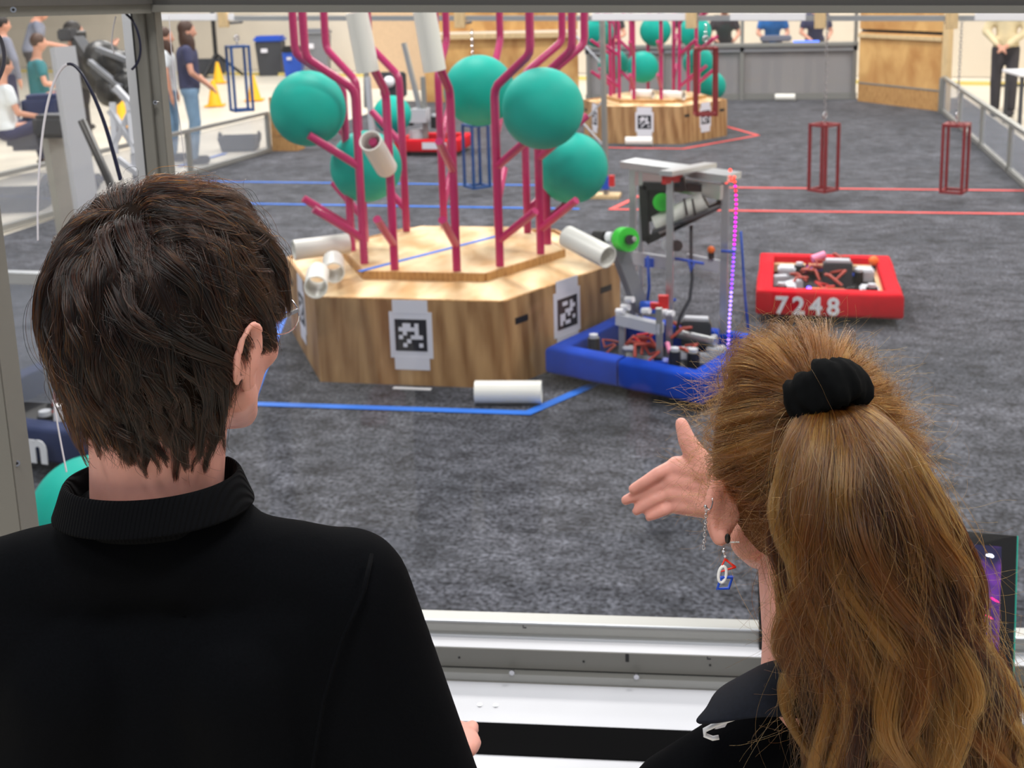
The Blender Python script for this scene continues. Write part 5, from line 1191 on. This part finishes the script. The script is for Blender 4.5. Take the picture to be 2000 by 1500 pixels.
def tail(n, K=34, nclump=150, clump=.62, wave=.010, shell=.5, jit=.004, wscale=1., tmin=.72):
    ca = nr.random(nclump) * 2 * PI; crr = shell + (1 - shell) * np.sqrt(nr.random(nclump))
    own = nr.integers(0, nclump, n); a = ca[own] + nr.normal(size=n) * .22; r_ = np.clip(crr[own] + nr.normal(size=n) * .12, 0, 1.08)
    T = (tmin + (1.02 - tmin) * nr.random(nclump))[own] * (.9 + .1 * nr.random(n)); ph = (nr.random(nclump) * 6.28)[own] + nr.normal(size=n) * .3; fr = (2.6 + 2.4 * nr.random(nclump))[own]
    am = wave * (.35 + 1.2 * nr.random(nclump))[own]; dr = (nr.normal(size=nclump) * .16)[own]
    jx = nr.normal(size=(n, 3)) * jit
    t = np.linspace(0, 1, K)[None, :] * T[:, None]
    c = cr(t, Cp); w = cr(t, Wp) * wscale; dd = cr(t, Dp) * wscale
    a_ = a[:, None] + dr[:, None] * t * 3; grow_ = np.clip(t * 1.5, 0, 1) ** 1.3
    u = r_[:, None] * np.cos(a_); v = r_[:, None] * np.sin(a_)
    P = c + (u * w)[..., None] * right_v + (v * dd)[..., None] * fwd_v
    wv_ = np.sin(ph[:, None] + fr[:, None] * t * 3.6) * am[:, None] * grow_
    wd_ = np.cos(ph[:, None] * 1.7 + fr[:, None] * t * 3.1) * am[:, None] * .8 * grow_
    P += wv_[..., None] * right_v + wd_[..., None] * fwd_v + jx[:, None, :] * (t * 1.5)[..., None]
    # pull into locks
    first = np.array([np.argmax(own == c_) for c_ in range(nclump)]); G = P[first][own]; s = (np.clip(t * 1.4, 0, 1) * clump)[..., None]
    return P * (1 - s) + (G + (P - G) * .0) * s
tones = [hair_mat('brown_lock_hair', .8, .8, .3, .2), gh, hair_mat('golden_lock_hair', .3, .75, .26, .2, coat=.25)]
B = [np.concatenate([tail(a_, nclump=b_, clump=.74, wave=.019, shell=c_, jit=.002), tail(a_ // 9, nclump=260, clump=.4, wave=.015, jit=.006)]) for a_, b_, c_ in ((12000, 60, .55), (12000, 56, .8), (9000, 34, .92))]
B3 = tail(800, nclump=900, clump=.1, wave=.016, jit=.014, wscale=1.08)
rg = .00015
mb = MB(); rings = []
for t in np.linspace(.04, .97, 26):
    tt = np.array([t]); c = cr(tt, Cp)[0]; w = float(cr(tt, Wp)[0]) * min(.62, .3 + t * 1.6); d_ = float(cr(tt, Dp)[0]) * min(.58, .3 + t * 1.6)
    rings.append([Vector(c + right_v * w * math.cos(a) * (1 + .05 * math.sin(5 * a + t * 9)) + fwd_v * d_ * math.sin(a) * (1 + .08 * math.sin(7 * a + t * 12))) for a in [k * 2 * PI / 40 for k in range(40)]])
pony = mb.loft(rings, caps=True).build('ponytail', mat('ginger_tail_base', (48, 30, 17), .85, spec=.1), right, True)
for k_ in range(3): strands('ponytail_strands', np.concatenate([B[k_], B3[k_::3]]), rg * np.r_[np.ones(26), np.linspace(1, .3, 8)], tones[k_], pony)
for k_ in range(3): strands('hair_strands', headT[k_], rg * np.ones(16), tones[k_], capg)
# frizz: loose short curls standing off the head and tail
def frizz(n, K=12, L=.05, src='head'):
    if src == 'head':
        d = sphere_dirs(n * 4); d = d[(d[:, 2] > -.5) & ~((d[:, 1] > .5) & (d[:, 2] < .5))][:n]; P = apply(Hg, d * AG * 1.07); nn = d @ np4(Hg)[:3, :3].T; n = len(d)
        t0 = nrmz(np.cross(nn, nr.normal(size=(n, 3))))
    else:
        t = nr.random(n) * .8 + .08; a = nr.random(n) * 2 * PI; c = cr(t, Cp); P = c + (cr(t, Wp) * np.cos(a))[:, None] * right_v + (cr(t, Dp) * np.sin(a))[:, None] * fwd_v
        nn = nrmz(np.cos(a)[:, None] * right_v + np.sin(a)[:, None] * fwd_v); t0 = nrmz(nr.normal(size=(n, 3)) * .5 + np.array([0, 0, -1.]))
    Ls = L * (.4 + 1.2 * nr.random(n)); dv = nrmz(t0 + nn * (.25 + .5 * nr.random(n))[:, None]); ax = nrmz(nr.normal(size=(n, 3))); cu = nr.normal(size=n) * .22
    out = [P]
    for k in range(1, K):
        dv = nrmz(dv + np.cross(ax, dv) * cu[:, None] + nr.normal(size=(n, 3)) * .05); P = P + dv * (Ls / K)[:, None]; out.append(P)
    return np.stack(out, 1)
fz = np.concatenate([frizz(2600), frizz(1500, L=.04), frizz(1500, L=.06, src='tail')])
strands('flyaway_strands', fz, .00007 * np.ones(12), gh, capg)
